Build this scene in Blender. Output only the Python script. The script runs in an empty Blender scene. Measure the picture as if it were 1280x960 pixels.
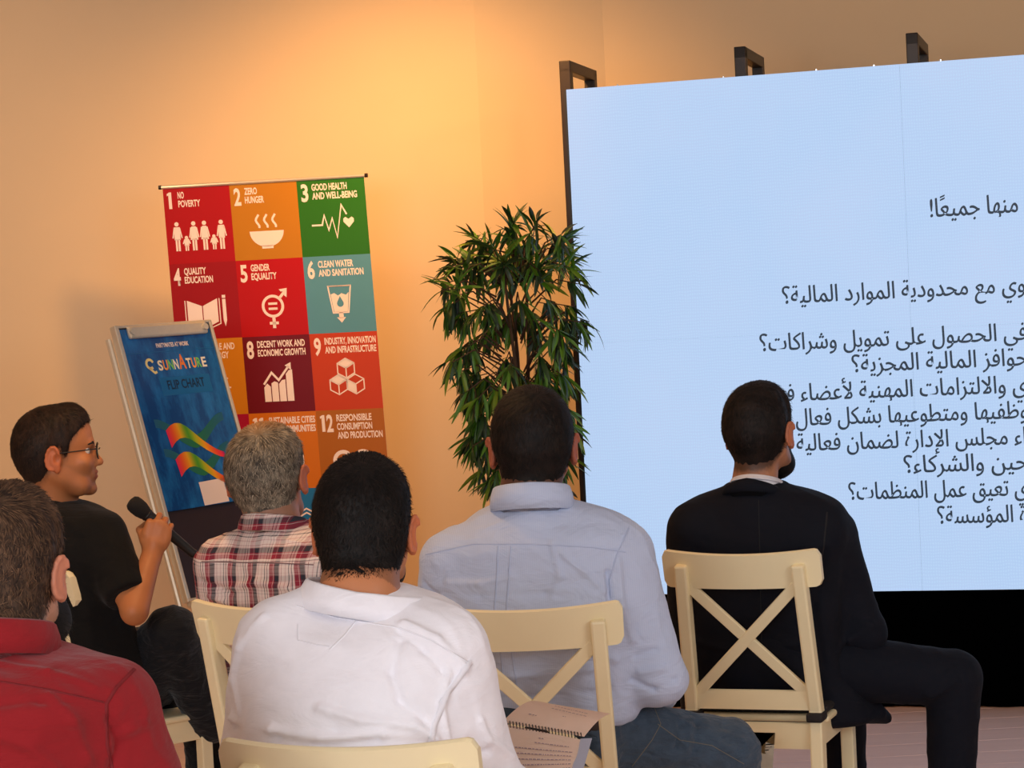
import bpy, bmesh, math, random
import numpy as np
from mathutils import Vector, Matrix
from mathutils.bvhtree import BVHTree
random.seed(7)
rng = np.random.default_rng(11)
R = math.radians
SC = bpy.context.scene
COL = SC.collection

# ------------------------------------------------------------------ camera
FPX, CAMZ, ROLL, PITCH = 2800.0, 1.61, R(2.85), R(1.96)
F0 = Vector((0, math.cos(PITCH), -math.sin(PITCH)))
U0 = Vector((0, math.sin(PITCH), math.cos(PITCH)))
R0 = Vector((1, 0, 0))
CR = math.cos(ROLL) * R0 - math.sin(ROLL) * U0
CU = math.sin(ROLL) * R0 + math.cos(ROLL) * U0
CAMP = Vector((0, 0, CAMZ))
cd = bpy.data.cameras.new('camera'); cam = bpy.data.objects.new('camera', cd); COL.objects.link(cam)
cd.sensor_width = 36; cd.lens = FPX / 1280 * 36; cd.clip_start = .05
M3 = Matrix((CR, CU, -F0)).transposed()
cam.matrix_world = Matrix.Translation(CAMP) @ M3.to_4x4()
SC.camera = cam
def ray(px, py): return F0 + (px - 640) / FPX * CR + (480 - py) / FPX * CU
def at(px, py, Y):                       # point on the sight line of a pixel at distance Y into the room
    d = ray(px, py); return CAMP + d * (Y / d.y)
def proj(p):
    d = Vector(p) - CAMP; w = d.dot(F0); return 640 + FPX * d.dot(CR) / w, 480 - FPX * d.dot(CU) / w

# ------------------------------------------------------------------ world, lights, exposure
wd = bpy.data.worlds.new('world'); SC.world = wd; wd.use_nodes = True
wd.node_tree.nodes['Background'].inputs[0].default_value = (.80, .88, 1, 1)
wd.node_tree.nodes['Background'].inputs[1].default_value = .38
def light(name, kind, loc, target, power, color, size=1.0, size_y=None, spot=None, blend=.8):
    l = bpy.data.lights.new(name, kind); o = bpy.data.objects.new(name, l); COL.objects.link(o)
    l.energy = power; l.color = color
    o.location = loc; o.rotation_euler = (Vector(target) - Vector(loc)).to_track_quat('-Z', 'Y').to_euler()
    if kind == 'AREA':
        l.size = size
        if size_y: l.shape = 'RECTANGLE'; l.size_y = size_y
    if kind == 'SPOT': l.spot_size = spot; l.spot_blend = blend; l.shadow_soft_size = size
    return o
light('window_light', 'AREA', (-2.2, -2.5, 2.3), (.5, 6, .8), 205, (.88, .94, 1), 3.2, 2.0)
light('window_light', 'AREA', (3.6, 1.5, 2.4), (.6, 6, .9), 55, (.86, .93, 1), 2.4, 1.6)
light('ceiling_spot', 'SPOT', (-.2, 8.3, 3.1), (-.35, 9.9, 1.45), 205, (1, .50, .15), .12, spot=R(112), blend=1)
light('ceiling_spot', 'SPOT', (-2.3, 7.9, 3.05), (-2.2, 9.9, 1.2), 60, (1, .60, .32), .12, spot=R(125), blend=1)
light('ceiling_spot', 'SPOT', (-.75, 5.9, 3.1), (-1.0, 6.4, 0), 95, (1, .56, .22), .12, spot=R(110), blend=1)
light('ceiling_spot', 'SPOT', (1.9, 6.6, 3.1), (1.5, 9.9, 2.3), 46, (1, .52, .2), .12, spot=R(110), blend=1)
vs = SC.view_settings
vs.view_transform = 'Standard'; vs.look = 'None'; vs.gamma = 1; vs.exposure = 0.0; vs.use_curve_mapping = False

# ------------------------------------------------------------------ materials
def rgb(r, g, b):
    f = lambda c: (c / 255 / 12.92) if c / 255 <= .04045 else ((c / 255 + .055) / 1.055) ** 2.4
    return (f(r), f(g), f(b), 1)
class NT:
    def __init__(s, name):
        s.m = bpy.data.materials.new(name); s.m.use_nodes = True; s.t = s.m.node_tree
        s.b = s.t.nodes['Principled BSDF']
    def n(s, typ, **kw):
        x = s.t.nodes.new(typ)
        for k, v in kw.items():
            if k.startswith('i_'):
                key = k[2:]; x.inputs[int(key) if key.isdigit() else key.replace('_', ' ')].default_value = v
            else: setattr(x, k, v)
        return x
    def l(s, a, b): s.t.links.new(a, b)
    def bump(s, h, strength, dist=.002):
        b = s.n('ShaderNodeBump', i_Strength=strength, i_Distance=dist); s.l(h, b.inputs['Height'])
        s.l(b.outputs[0], s.b.inputs['Normal']); return b
def simple(name, col, rough=.5, metal=0, noise=0, nscale=20, bump=0, bscale=200, spec=.5, sheen=0, dist=.002):
    t = NT(name); t.b.inputs['Base Color'].default_value = col; t.b.inputs['Roughness'].default_value = rough
    t.b.inputs['Metallic'].default_value = metal; t.b.inputs['Specular IOR Level'].default_value = spec
    if sheen: t.b.inputs['Sheen Weight'].default_value = sheen
    tc = t.n('ShaderNodeTexCoord')
    if noise:
        nz = t.n('ShaderNodeTexNoise', i_Scale=nscale, i_Detail=4.0); t.l(tc.outputs['Object'], nz.inputs['Vector'])
        mx = t.n('ShaderNodeMix', data_type='RGBA'); t.l(nz.outputs[0], mx.inputs['Factor'])
        mx.inputs[6].default_value = tuple(c * (1 - noise) for c in col[:3]) + (1,)
        mx.inputs[7].default_value = tuple(min(1, c * (1 + noise)) for c in col[:3]) + (1,)
        t.l(mx.outputs[2], t.b.inputs['Base Color'])
    if bump:
        nz = t.n('ShaderNodeTexNoise', i_Scale=bscale, i_Detail=3.0); t.l(tc.outputs['Object'], nz.inputs['Vector'])
        t.bump(nz.outputs[0], bump, dist)
    return t.m
def emit(name, col, s):
    t = NT(name); t.b.inputs['Base Color'].default_value = (0, 0, 0, 1)
    t.b.inputs['Emission Color'].default_value = col; t.b.inputs['Emission Strength'].default_value = s; t.b.inputs['Roughness'].default_value = .6
    return t
def attrmat(name, rough=.5, sss=0, bump=0, bscale=300, spec=.5):
    t = NT(name); a = t.n('ShaderNodeVertexColor', layer_name='Col'); t.l(a.outputs[0], t.b.inputs['Base Color'])
    t.b.inputs['Roughness'].default_value = rough; t.b.inputs['Specular IOR Level'].default_value = spec
    if sss:
        t.b.inputs['Subsurface Weight'].default_value = sss; t.b.inputs['Subsurface Radius'].default_value = (.012, .005, .003)
        t.b.inputs['Subsurface Scale'].default_value = 1
    if bump:
        tc = t.n('ShaderNodeTexCoord'); nz = t.n('ShaderNodeTexNoise', i_Scale=bscale, i_Detail=3.0); t.l(tc.outputs['Object'], nz.inputs['Vector'])
        t.bump(nz.outputs[0], bump, .001)
    return t.m
def cloth(name, col, weave=1800, wr=.5, wscale=9, rough=.85, stripe=None, sheen=.15, noise=.05):
    t = NT(name); t.b.inputs['Roughness'].default_value = rough; t.b.inputs['Specular IOR Level'].default_value = .25
    t.b.inputs['Sheen Weight'].default_value = sheen
    tc = t.n('ShaderNodeTexCoord')
    nz = t.n('ShaderNodeTexNoise', i_Scale=wscale, i_Detail=5.0, i_Distortion=1.2); 
    mp = t.n('ShaderNodeMapping'); mp.inputs['Scale'].default_value = (1, 1, 2.2); mp.inputs['Rotation'].default_value = (0, .35, 0)
    t.l(tc.outputs['Object'], mp.inputs[0]); t.l(mp.outputs[0], nz.inputs['Vector'])
    b = t.n('ShaderNodeBump', i_Strength=wr, i_Distance=.018); t.l(nz.outputs[0], b.inputs['Height'])
    fz = t.n('ShaderNodeTexNoise', i_Scale=weave / 3, i_Detail=1.0); t.l(tc.outputs['Object'], fz.inputs['Vector'])
    b2 = t.n('ShaderNodeBump', i_Strength=.15, i_Distance=.0006); t.l(fz.outputs[0], b2.inputs['Height']); t.l(b.outputs[0], b2.inputs['Normal'])
    t.l(b2.outputs[0], t.b.inputs['Normal'])
    mx = t.n('ShaderNodeMix', data_type='RGBA')
    n2 = t.n('ShaderNodeTexNoise', i_Scale=35.0, i_Detail=4.0); t.l(tc.outputs['Object'], n2.inputs['Vector']); t.l(n2.outputs[0], mx.inputs['Factor'])
    mx.inputs[6].default_value = tuple(c * (1 - noise) for c in col[:3]) + (1,); mx.inputs[7].default_value = tuple(min(1, c * (1 + noise)) for c in col[:3]) + (1,)
    out = mx.outputs[2]
    if stripe:
        w = t.n('ShaderNodeTexWave', i_Scale=stripe[0], wave_type='BANDS', bands_direction='X'); t.l(tc.outputs['Object'], w.inputs['Vector'])
        m2 = t.n('ShaderNodeMix', data_type='RGBA'); t.l(w.outputs['Fac'], m2.inputs['Factor']); t.l(out, m2.inputs[6]); m2.inputs[7].default_value = stripe[1]; out = m2.outputs[2]
    t.l(out, t.b.inputs['Base Color'])
    return t.m

def plaid(zyoke):
    t = NT('plaid_cotton'); t.b.inputs['Roughness'].default_value = .85; t.b.inputs['Specular IOR Level'].default_value = .2
    tc = t.n('ShaderNodeTexCoord'); sp = t.n('ShaderNodeSeparateXYZ'); t.l(tc.outputs['Object'], sp.inputs[0])
    def M(op, a, b=None, c=None):
        m = t.n('ShaderNodeMath', operation=op)
        for i, v in enumerate((a, b, c)):
            if v is None: continue
            if isinstance(v, (int, float)): m.inputs[i].default_value = v
            else: t.l(v, m.inputs[i])
        return m.outputs[0]
    nz = t.n('ShaderNodeTexNoise', i_Scale=9.0, i_Detail=2.0); t.l(tc.outputs['Object'], nz.inputs['Vector'])
    wob = M('MULTIPLY', M('SUBTRACT', nz.outputs[0], .5), .02)
    fx = M('FRACT', M('DIVIDE', M('ADD', M('ADD', sp.outputs[0], wob), 5.0), .064))
    fz = M('FRACT', M('DIVIDE', M('ADD', M('ADD', sp.outputs[2], wob), 5.012), .072))
    cw, cr, cg, cp, cb = rgb(226, 205, 196), rgb(150, 45, 60), rgb(88, 84, 88), rgb(205, 170, 165), rgb(52, 50, 58)
    stops = [(0, cw), (.10, cp), (.14, cw), (.24, cg), (.27, cw), (.33, cp), (.36, cg), (.385, cw), (.46, cr), (.62, cp), (.64, cr), (.68, cb), (.84, cg), (.86, cp), (.90, cw), (.95, cr), (.965, cw)]
    def ramp(f):
        r = t.n('ShaderNodeValToRGB'); e = r.color_ramp.elements; r.color_ramp.interpolation = 'CONSTANT'
        e[0].position = 0; e[0].color = stops[0][1]; e[1].position = stops[1][0]; e[1].color = stops[1][1]
        for p, c in stops[2:]: x = e.new(p); x.color = c
        t.l(f, r.inputs[0]); return r.outputs[0]
    yk = M('GREATER_THAN', sp.outputs[2], zyoke)
    fac = M('ADD', .22, M('MULTIPLY', yk, .43))
    mx = t.n('ShaderNodeMix', data_type='RGBA'); t.l(fac, mx.inputs['Factor']); t.l(ramp(fx), mx.inputs[6]); t.l(ramp(fz), mx.inputs[7])
    t.l(mx.outputs[2], t.b.inputs['Base Color'])
    n3 = t.n('ShaderNodeTexNoise', i_Scale=9.0, i_Detail=4.0); t.l(tc.outputs['Object'], n3.inputs['Vector']); t.bump(n3.outputs[0], .35, .012)
    return t.m

m_wall = simple('painted_plaster', rgb(222, 196, 160), .9, noise=.02, nscale=3, bump=.08, bscale=60, spec=.2)
m_ceil = simple('ceiling_paint', rgb(225, 220, 210), .95, noise=.02, bump=.05)
m_chair = simple('cream_paint', rgb(246, 228, 184), .42, noise=.05, nscale=8, bump=.06, bscale=90)
m_black = simple('black_steel', rgb(40, 27, 17), .4, metal=.3, noise=.15)
m_blackp = simple('black_plastic', rgb(12, 11, 11), .45, noise=.2)
m_drape = simple('black_cloth', rgb(5, 5, 6), 1, noise=.2, bump=.3, bscale=30, spec=.0)
m_cush = simple('black_cushion', rgb(26, 22, 22), .8, noise=.2, bump=.2, bscale=200)
m_alu = simple('brushed_aluminium', rgb(225, 212, 190), .35, metal=.55, noise=.06, nscale=60)
m_chrome = simple('chrome', rgb(210, 210, 210), .2, metal=1, noise=.03)
m_paper = simple('paper', rgb(250, 226, 208), .8, noise=.03, nscale=30, bump=.05)
m_ink = simple('ink', rgb(160, 136, 140), .8, noise=.1)
m_white = simple('white_print', rgb(244, 224, 214), .6, noise=.02)
m_shoe = simple('black_leather', rgb(18, 16, 15), .35, noise=.2, bump=.2, bscale=120)
m_bark = simple('bark', rgb(78, 54, 34), .9, noise=.3, nscale=40, bump=.8, bscale=80)
m_pot = simple('woven_pot', rgb(96, 74, 54), .8, noise=.25, nscale=50, bump=.6, bscale=90)
m_soil = simple('soil', rgb(46, 34, 26), 1, noise=.4, nscale=60, bump=.8, bscale=60)
m_darkboard = simple('glossy_dark_board', rgb(44, 24, 22), .4, noise=.15, nscale=4)
m_seam = {}
m_skin = attrmat('skin', .5, .06, bump=.25, bscale=350, spec=.4)
m_hair = attrmat('hair', .62, spec=.22)
m_print = attrmat('printed_ink', .55)
m_leaf = attrmat('leaf', .45)
m_eye = simple('eye_white', rgb(225, 215, 205), .2, noise=.02)
m_lens = NT('spectacle_glass'); m_lens.b.inputs['Transmission Weight'].default_value = 1; m_lens.b.inputs['Roughness'].default_value = .02; m_lens.b.inputs['IOR'].default_value = 1.05
m_lens = m_lens.m

# ------------------------------------------------------------------ object helpers
def link(name, me, mat=None, parent=None):
    o = bpy.data.objects.new(name, me); COL.objects.link(o)
    if mat is not None: me.materials.append(mat)
    if parent is not None: o.parent = parent
    return o
def tag(o, label=None, cat=None, group=None, kind=None):
    if label: o['label'] = label
    if cat: o['category'] = cat
    if group: o['group'] = group
    if kind: o['kind'] = kind
    return o
def empty(name, loc, rz=0):
    o = bpy.data.objects.new(name, None); COL.objects.link(o); o.location = loc; o.rotation_euler = (0, 0, rz); o.empty_display_size = .1
    return o
def bmobj(name, bm, mat=None, parent=None, smooth=False):
    bmesh.ops.recalc_face_normals(bm, faces=bm.faces)
    me = bpy.data.meshes.new(name); bm.to_mesh(me); bm.free()
    if smooth: me.polygons.foreach_set('use_smooth', [True] * len(me.polygons))
    return link(name, me, mat, parent)
def box(bm, lo, hi, bev=0, M=None):
    r = bmesh.ops.create_cube(bm, size=1)
    vs_ = r['verts']
    lo, hi = Vector(lo), Vector(hi)
    for v in vs_:
        v.co = Vector((lo[i] + (v.co[i] + .5) * (hi[i] - lo[i]) for i in range(3)))
        if M is not None: v.co = M @ v.co
    if bev:
        es = list({e for v in vs_ for e in v.link_edges})
        bmesh.ops.bevel(bm, geom=es, offset=bev, segments=2, affect='EDGES', profile=.5)
def bar(bm, p0, p1, w, d, side=(1, 0, 0), bev=.004):      # box beam from p0 to p1, w along side, d across it
    p0, p1 = Vector(p0), Vector(p1); z = (p1 - p0); L = z.length; z.normalize()
    x = Vector(side); x = (x - z * x.dot(z)).normalized(); y = z.cross(x)
    M = Matrix((x, y, z)).transposed().to_4x4(); M.translation = p0
    box(bm, (-w / 2, -d / 2, 0), (w / 2, d / 2, L), bev, M)
def tube(bm, pts, rad, seg=8, cap=True):
    pts = [Vector(p) for p in pts]; n = len(pts)
    rr = rad if isinstance(rad, (list, tuple)) else [rad] * n
    rings = []; prev = None
    for i, p in enumerate(pts):
        t = (pts[min(i + 1, n - 1)] - pts[max(i - 1, 0)]).normalized()
        if prev is None: a = t.orthogonal().normalized()
        else: a = (prev - t * prev.dot(t)).normalized()
        prev = a; b = t.cross(a)
        rings.append([bm.verts.new(p + (a * math.cos(2 * math.pi * k / seg) + b * math.sin(2 * math.pi * k / seg)) * rr[i]) for k in range(seg)])
    for i in range(n - 1):
        for k in range(seg):
            bm.faces.new((rings[i][k], rings[i][(k + 1) % seg], rings[i + 1][(k + 1) % seg], rings[i + 1][k]))
    if cap:
        bm.faces.new(rings[0][::-1]); bm.faces.new(rings[-1])
def lathe(bm, prof, seg=24, c=(0, 0, 0)):
    rings = [[bm.verts.new((c[0] + r * math.cos(2 * math.pi * k / seg), c[1] + r * math.sin(2 * math.pi * k / seg), c[2] + z)) for k in range(seg)] for r, z in prof]
    for i in range(len(prof) - 1):
        for k in range(seg): bm.faces.new((rings[i][k], rings[i][(k + 1) % seg], rings[i + 1][(k + 1) % seg], rings[i + 1][k]))
    bm.faces.new(rings[0][::-1]); bm.faces.new(rings[-1])
def frame(o, x, y, z):
    M = Matrix((Vector(x), Vector(y), Vector(z))).transposed().to_4x4(); M.translation = Vector(o); return M

# text -> flat mesh in the plane (x right, y up) of matrix M
def text_mesh(s, size=1.0, sx=1.0, bold=0.0, align='LEFT', name='lettering'):
    c = bpy.data.curves.new('t', 'FONT'); c.body = s; c.size = size; c.offset = bold * size; c.align_x = align; c.resolution_u = 3
    c.fill_mode = 'FRONT'
    o = bpy.data.objects.new('t', c); COL.objects.link(o); bpy.context.view_layer.update()
    me = bpy.data.meshes.new_from_object(o.evaluated_get(bpy.context.evaluated_depsgraph_get())); me.name = name
    bpy.data.objects.remove(o); bpy.data.curves.remove(c)
    if sx != 1.0: me.transform(Matrix.Diagonal((sx, 1, 1, 1)))
    me.materials.clear()
    return me
def text(s, M, size, mat, parent, sx=1.0, bold=0.0, align='LEFT', name='lettering', width=None):
    me = text_mesh(s, size, sx, bold, align, name)
    if width:
        xs = [v.co.x for v in me.vertices]; w = max(xs) - min(xs); k = width / w; x0 = min(xs)
        for v in me.vertices: v.co.x = (v.co.x - x0) * k
    me.transform(M)
    return link(name, me, mat, parent)

# ------------------------------------------------------------------ structure
def quadwall(name, p, mat):
    bm = bmesh.new(); vs_ = [bm.verts.new(q) for q in p]; bm.faces.new(vs_)
    o = bmobj(name, bm, mat); o['kind'] = 'structure'; return o
def floor_mat():
    t = NT('floor_laminate'); t.b.inputs['Roughness'].default_value = .38
    tc = t.n('ShaderNodeTexCoord'); nz = t.n('ShaderNodeTexNoise', i_Scale=2.5, i_Detail=6.0)
    mp = t.n('ShaderNodeMapping'); mp.inputs['Scale'].default_value = (1, 9, 1); t.l(tc.outputs['Object'], mp.inputs[0]); t.l(mp.outputs[0], nz.inputs[0])
    mx = t.n('ShaderNodeMix', data_type='RGBA'); t.l(nz.outputs[0], mx.inputs['Factor'])
    mx.inputs[6].default_value = rgb(216, 180, 168); mx.inputs[7].default_value = rgb(232, 198, 184); t.l(mx.outputs[2], t.b.inputs['Base Color'])
    return t.m
mf = floor_mat()
fl = quadwall('floor', [(-4.5, -4, -.012), (5, -4, -.012), (5, 12.5, -.012), (-4.5, 12.5, -.012)], m_ceil)
# laminate planks of the part of the floor the picture shows (right of the suited man)
pm = bpy.data.meshes.new('plank'); bm = bmesh.new(); box(bm, (-.64, -.097, -.012), (.64, .097, 0), .002); bm.to_mesh(pm); bm.free(); pm.materials.append(mf)
cnt = 0
for j in range(19):
    for i in range(9):
        o = bpy.data.objects.new('plank', pm); COL.objects.link(o); o.parent = fl
        o.location = (-4.2 + i * 1.284 + (j * .43) % 1.284 - .5, 5.2 + j * .1975, 0)
fl2 = None
bm = bmesh.new()
for y0, y1 in ((-4, 5.1),): box(bm, (-4.5, y0, -.012), (5, y1, 0))
box(bm, (-4.5, 8.86, -.012), (5, 12.5, 0))
o = bmobj('floorboards', bm, mf, fl); o['kind'] = 'stuff'
quadwall('ceiling', [(-4.5, -4, 3.3), (-4.5, 12.5, 3.3), (5, 12.5, 3.3), (5, -4, 3.3)], m_ceil)
cA, cB = at(602, 200, 9.9), at(755, 60, 10.05)
quadwall('wall_left', [(-4.5, 9.7, 0), (cA.x, 9.9, 0), (cA.x, 9.9, 3.3), (-4.5, 9.7, 3.3)], m_wall)
quadwall('wall_corner', [(cA.x, 9.9, 0), (cB.x, 10.05, 0), (cB.x, 10.05, 3.3), (cA.x, 9.9, 3.3)], m_wall)
quadwall('wall_back', [(cB.x, 10.05, 0), (5, 9.15, 0), (5, 9.15, 3.3), (cB.x, 10.05, 3.3)], m_wall)
quadwall('wall_side', [(-4.5, -4, 0), (-4.5, 9.7, 0), (-4.5, 9.7, 3.3), (-4.5, -4, 3.3)], m_wall)
quadwall('wall_right', [(5, 9.15, 0), (5, -4, 0), (5, -4, 3.3), (5, 9.15, 3.3)], m_wall)
def skirting(name, a, b):
    bm = bmesh.new(); a = Vector(a); b = Vector(b); d = (b - a).normalized(); n = Vector((-d.y, d.x, 0))
    if n.y > 0: n = -n
    bar(bm, a + n * .008 + Vector((0, 0, .04)), b + n * .008 + Vector((0, 0, .04)), .016, .08, side=n, bev=.003)
    o = bmobj(name, bm, m_ceil); o['kind'] = 'structure'
skirting('baseboard_left', (-4.5, 9.7, 0), (cA.x, 9.9, 0)); skirting('baseboard_back', (cB.x, 10.05, 0), (5, 9.15, 0))
skirting('baseboard_corner', (cA.x, 9.9, 0), (cB.x, 10.05, 0))

# ------------------------------------------------------------------ LED screen
pTL = at(707.5, 112, 8.85)
tdir = Vector((math.cos(R(-15.6)), math.sin(R(-15.6)), 0)); ndir = Vector((-tdir.y * -1, 0, 0))
ndir = Vector((tdir.y, -tdir.x, 0))              # towards the audience
SH = 2.0; SZ0 = pTL.z - SH; SW = 4.0
Ms = frame(Vector((pTL.x, pTL.y, SZ0)), tdir, Vector((0, 0, 1)), ndir)   # screen plane: x along, y up, z to audience
scr = empty('video_wall', (pTL.x, pTL.y, 0)); tag(scr, 'large pale blue lit LED video wall showing lines of dark Arabic text', 'screen')
Ws = Matrix.Translation(-Vector(scr.location))
t = emit('led_panel', rgb(186, 214, 250), .92)
tc = t.n('ShaderNodeTexCoord'); mp = t.n('ShaderNodeMapping'); mp.inputs['Scale'].default_value = (1, 1, 1); t.l(tc.outputs['Object'], mp.inputs[0])
nz = t.n('ShaderNodeTexNoise', i_Scale=2.2, i_Detail=3.0); t.l(mp.outputs[0], nz.inputs[0])
w1 = t.n('ShaderNodeTexWave', i_Scale=26.0, i_Distortion=5.0, bands_direction='Z', wave_type='BANDS'); w1.inputs['Detail Scale'].default_value = .7; t.l(mp.outputs[0], w1.inputs[0])
w2 = t.n('ShaderNodeTexWave', i_Scale=34.0, i_Distortion=4.0, bands_direction='X', wave_type='BANDS'); w2.inputs['Detail Scale'].default_value = .6; t.l(mp.outputs[0], w2.inputs[0])
ad = t.n('ShaderNodeMath', operation='MULTIPLY'); t.l(w1.outputs['Fac'], ad.inputs[0]); t.l(w2.outputs['Fac'], ad.inputs[1])
mA = t.n('ShaderNodeMix', data_type='RGBA'); t.l(nz.outputs[0], mA.inputs['Factor']); mA.inputs[6].default_value = rgb(176, 210, 250); mA.inputs[7].default_value = rgb(198, 216, 250)
mB = t.n('ShaderNodeMix', data_type='RGBA'); t.l(ad.outputs[0], mB.inputs['Factor']); t.l(mA.outputs[2], mB.inputs[6]); mB.inputs[7].default_value = rgb(192, 222, 255)
t.l(mB.outputs[2], t.b.inputs['Emission Color'])
m_led = t.m
for i in range(3):                                # cabinets, 1.3 m wide seams as seen
    x0, x1 = i * 1.30 + .0008, min(SW, (i + 1) * 1.30) - .0008
    for j in range(4):
        z0, z1 = j * .5 + .0002, (j + 1) * .5 - .0002
        bm = bmesh.new(); box(bm, (x0, z0, -.012), (x1, z1, 0), 0, Ws @ Ms); bmobj('led_panel', bm, m_led, scr)
bm = bmesh.new(); box(bm, (-.012, -.002, -.08), (SW + .012, SH - .004, -.0125), 0, Ws @ Ms); bmobj('cabinet_back', bm, m_blackp, scr)
# lettering: right-to-left Arabic, shaped by hand into presentation forms
AR = {}
def _ar(ch, iso, n=4): AR[ch] = [iso + k for k in range(n)]
for ch, iso, n in [('ا', 0xFE8D, 2), ('ب', 0xFE8F, 4), ('ة', 0xFE93, 2), ('ت', 0xFE95, 4), ('ج', 0xFE9D, 4), ('ح', 0xFEA1, 4), ('د', 0xFEA9, 2), ('ر', 0xFEAD, 2), ('ز', 0xFEAF, 2), ('س', 0xFEB1, 4), ('ش', 0xFEB5, 4), ('ص', 0xFEB9, 4), ('ض', 0xFEBD, 4), ('ط', 0xFEC1, 4), ('ظ', 0xFEC5, 4), ('ع', 0xFEC9, 4), ('ف', 0xFED1, 4), ('ق', 0xFED5, 4), ('ك', 0xFED9, 4), ('ل', 0xFEDD, 4), ('م', 0xFEE1, 4), ('ن', 0xFEE5, 4), ('ه', 0xFEE9, 4), ('و', 0xFEED, 2), ('ى', 0xFEEF, 2), ('ي', 0xFEF1, 4), ('ؤ', 0xFE85, 2), ('إ', 0xFE87, 2), ('أ', 0xFE83, 2), ('\u0001', 0xFEFB, 2), ('\u0002', 0xFEF7, 2), ('\u0003', 0xFEF9, 2)]: _ar(ch, iso, n)
def shape_ar(s, left_open=False):
    s = s.replace('لا', '\u0001').replace('لأ', '\u0002').replace('لإ', '\u0003')
    out = []
    for i, ch in enumerate(s):
        if ch not in AR: out.append(ch); continue
        a_ = i - 1
        while a_ >= 0 and s[a_] == '\u064b': a_ -= 1
        c_ = i + 1
        while c_ < len(s) and s[c_] == '\u064b': c_ += 1
        pj = a_ >= 0 and s[a_] in AR and len(AR[s[a_]]) == 4
        nj = (c_ < len(s) and s[c_] in AR or (left_open and c_ == len(s))) and len(AR[ch]) == 4
        f = AR[ch]
        out.append(chr(f[3] if pj and nj else f[1] if pj else f[2] if nj else f[0]))
    return ''.join(out[::-1])
m_txt = simple('screen_ink', rgb(28, 40, 58), .9, noise=.05)
m_txt2 = emit('unlit_led_text', rgb(40, 55, 70), 1.0).m
def on_screen(px, py):                            # pixel -> screen plane coordinates (m)
    d = ray(px, py); tt = (Vector((pTL.x, pTL.y, 0)) - CAMP).dot(ndir) / d.dot(ndir); p = CAMP + d * tt
    return (p - Vector((pTL.x, pTL.y, SZ0))).dot(tdir), p.z - SZ0
# word runs: (left px, baseline px, right px, baseline px, text, left edge joins on)
lines = [(1163, 273, 1272, 264, 'منها جميع\u064bا!'), (978, 379, 1281, 366, 'وي مع محدودية الموارد المالية؟'),
         (950, 440, 1283, 424, 'في الحصول على تمويل وشراكات؟'), (1065, 466, 1284, 456, 'حوافز المالية المجزية؟'),
         (983, 502, 1284, 490, 'ي والالتزامات المهنية لأعضاء ف'), (995, 533, 1284, 522, 'وظفيها ومتطوعيها بشكل فعال'),
         (996, 566, 1282, 553, 'اء مجلس الإدارة لضمان فعالية'), (1130, 592, 1284, 586, 'حين والشركاء؟'),
         (1061, 625, 1285, 619, 'ي تعيق عمل المنظمات؟'), (1172, 655, 1283, 652, 'ة المؤسسة؟')]
for k, (xl, yl, xr, yr, s) in enumerate(lines):
    a, b = on_screen(xl, yl), on_screen(xr, yr)
    me = text_mesh(shape_ar(s, left_open=(k == 4)), .092 if k else .098, bold=0)
    xs = [v.co.x for v in me.vertices]; x0, w = min(xs), max(xs) - min(xs); kx = (b[0] - a[0]) / w
    for v in me.vertices: v.co.x = (v.co.x - x0) * kx; v.co.z = .0012
    me.transform(Ws @ Ms @ Matrix.Translation((a[0], (a[1] + b[1]) / 2, 0)))
    n0 = len(me.vertices); me2 = me.copy(); me2.transform(Matrix.Translation((.0022, 0, 0))); bm = bmesh.new(); bm.from_mesh(me); bm.from_mesh(me2)
    for q_, v in enumerate(bm.verts):
        if q_ >= n0: v.co += (Ws @ Ms).to_3x3() @ Vector((0, .0016, .0003))
    bm.to_mesh(me); bm.free(); link('text_line', me, m_txt2, scr)
# black steel rear frames
def rframe(px, off, top, back=.42, w=.045):
    a, _ = on_screen(px, 100)
    x = a + off
    root = empty('steel_support_frame', (0, 0, 0)); W = Ms.copy()
    P = lambda u, v, zz: (Ms @ Vector((u, v, zz))) 
    base = P(x, -SZ0, -.12); root.location = base; T = Matrix.Translation(-Vector(base))
    bm = bmesh.new(); bar(bm, T @ P(x, -SZ0, -.12), T @ P(x, top, -.12), w, w, side=tdir, bev=.003); bmobj('front_post', bm, m_black, root)
    bm = bmesh.new(); bar(bm, T @ P(x, -SZ0, -.12 - back), T @ P(x, top, -.12 - back), w, w, side=tdir, bev=.003); bmobj('rear_post', bm, m_black, root)
    bm = bmesh.new(); bar(bm, T @ P(x, top - w / 2, -.12 + w / 2), T @ P(x, top - w / 2, -.12 - back - w / 2), w, w, side=tdir, bev=.003); bmobj('top_bar', bm, m_black, root)
    bm = bmesh.new(); bar(bm, T @ P(x, -SZ0 + w / 2, -.12 + w / 2), T @ P(x, -SZ0 + w / 2, -.12 - back - w / 2), w, w, side=tdir, bev=.003); bmobj('foot_bar', bm, m_black, root)
    return root
tag(rframe(699, 0, 2.125), 'black steel support frame rising at the left end of the video wall', 'frame', 'support frames behind the video wall')
tag(rframe(921, 0, 2.125), 'black steel support frame above the middle of the video wall, second from its left end', 'frame', 'support frames behind the video wall')
tag(rframe(1139, 0, 2.125), 'black steel support frame above the right part of the video wall, rightmost in the photo', 'frame', 'support frames behind the video wall')
# little hooks on the top edge
bm = bmesh.new()
for u in (.20, .62, .98, 1.2, 1.45):
    box(bm, (u, SH - .001, -.03), (u + .005, SH + .008, -.024), 0, Ws @ Ms)
o = bmobj('locking_pins', bm, m_chrome, scr); o['kind'] = 'stuff'
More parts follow.
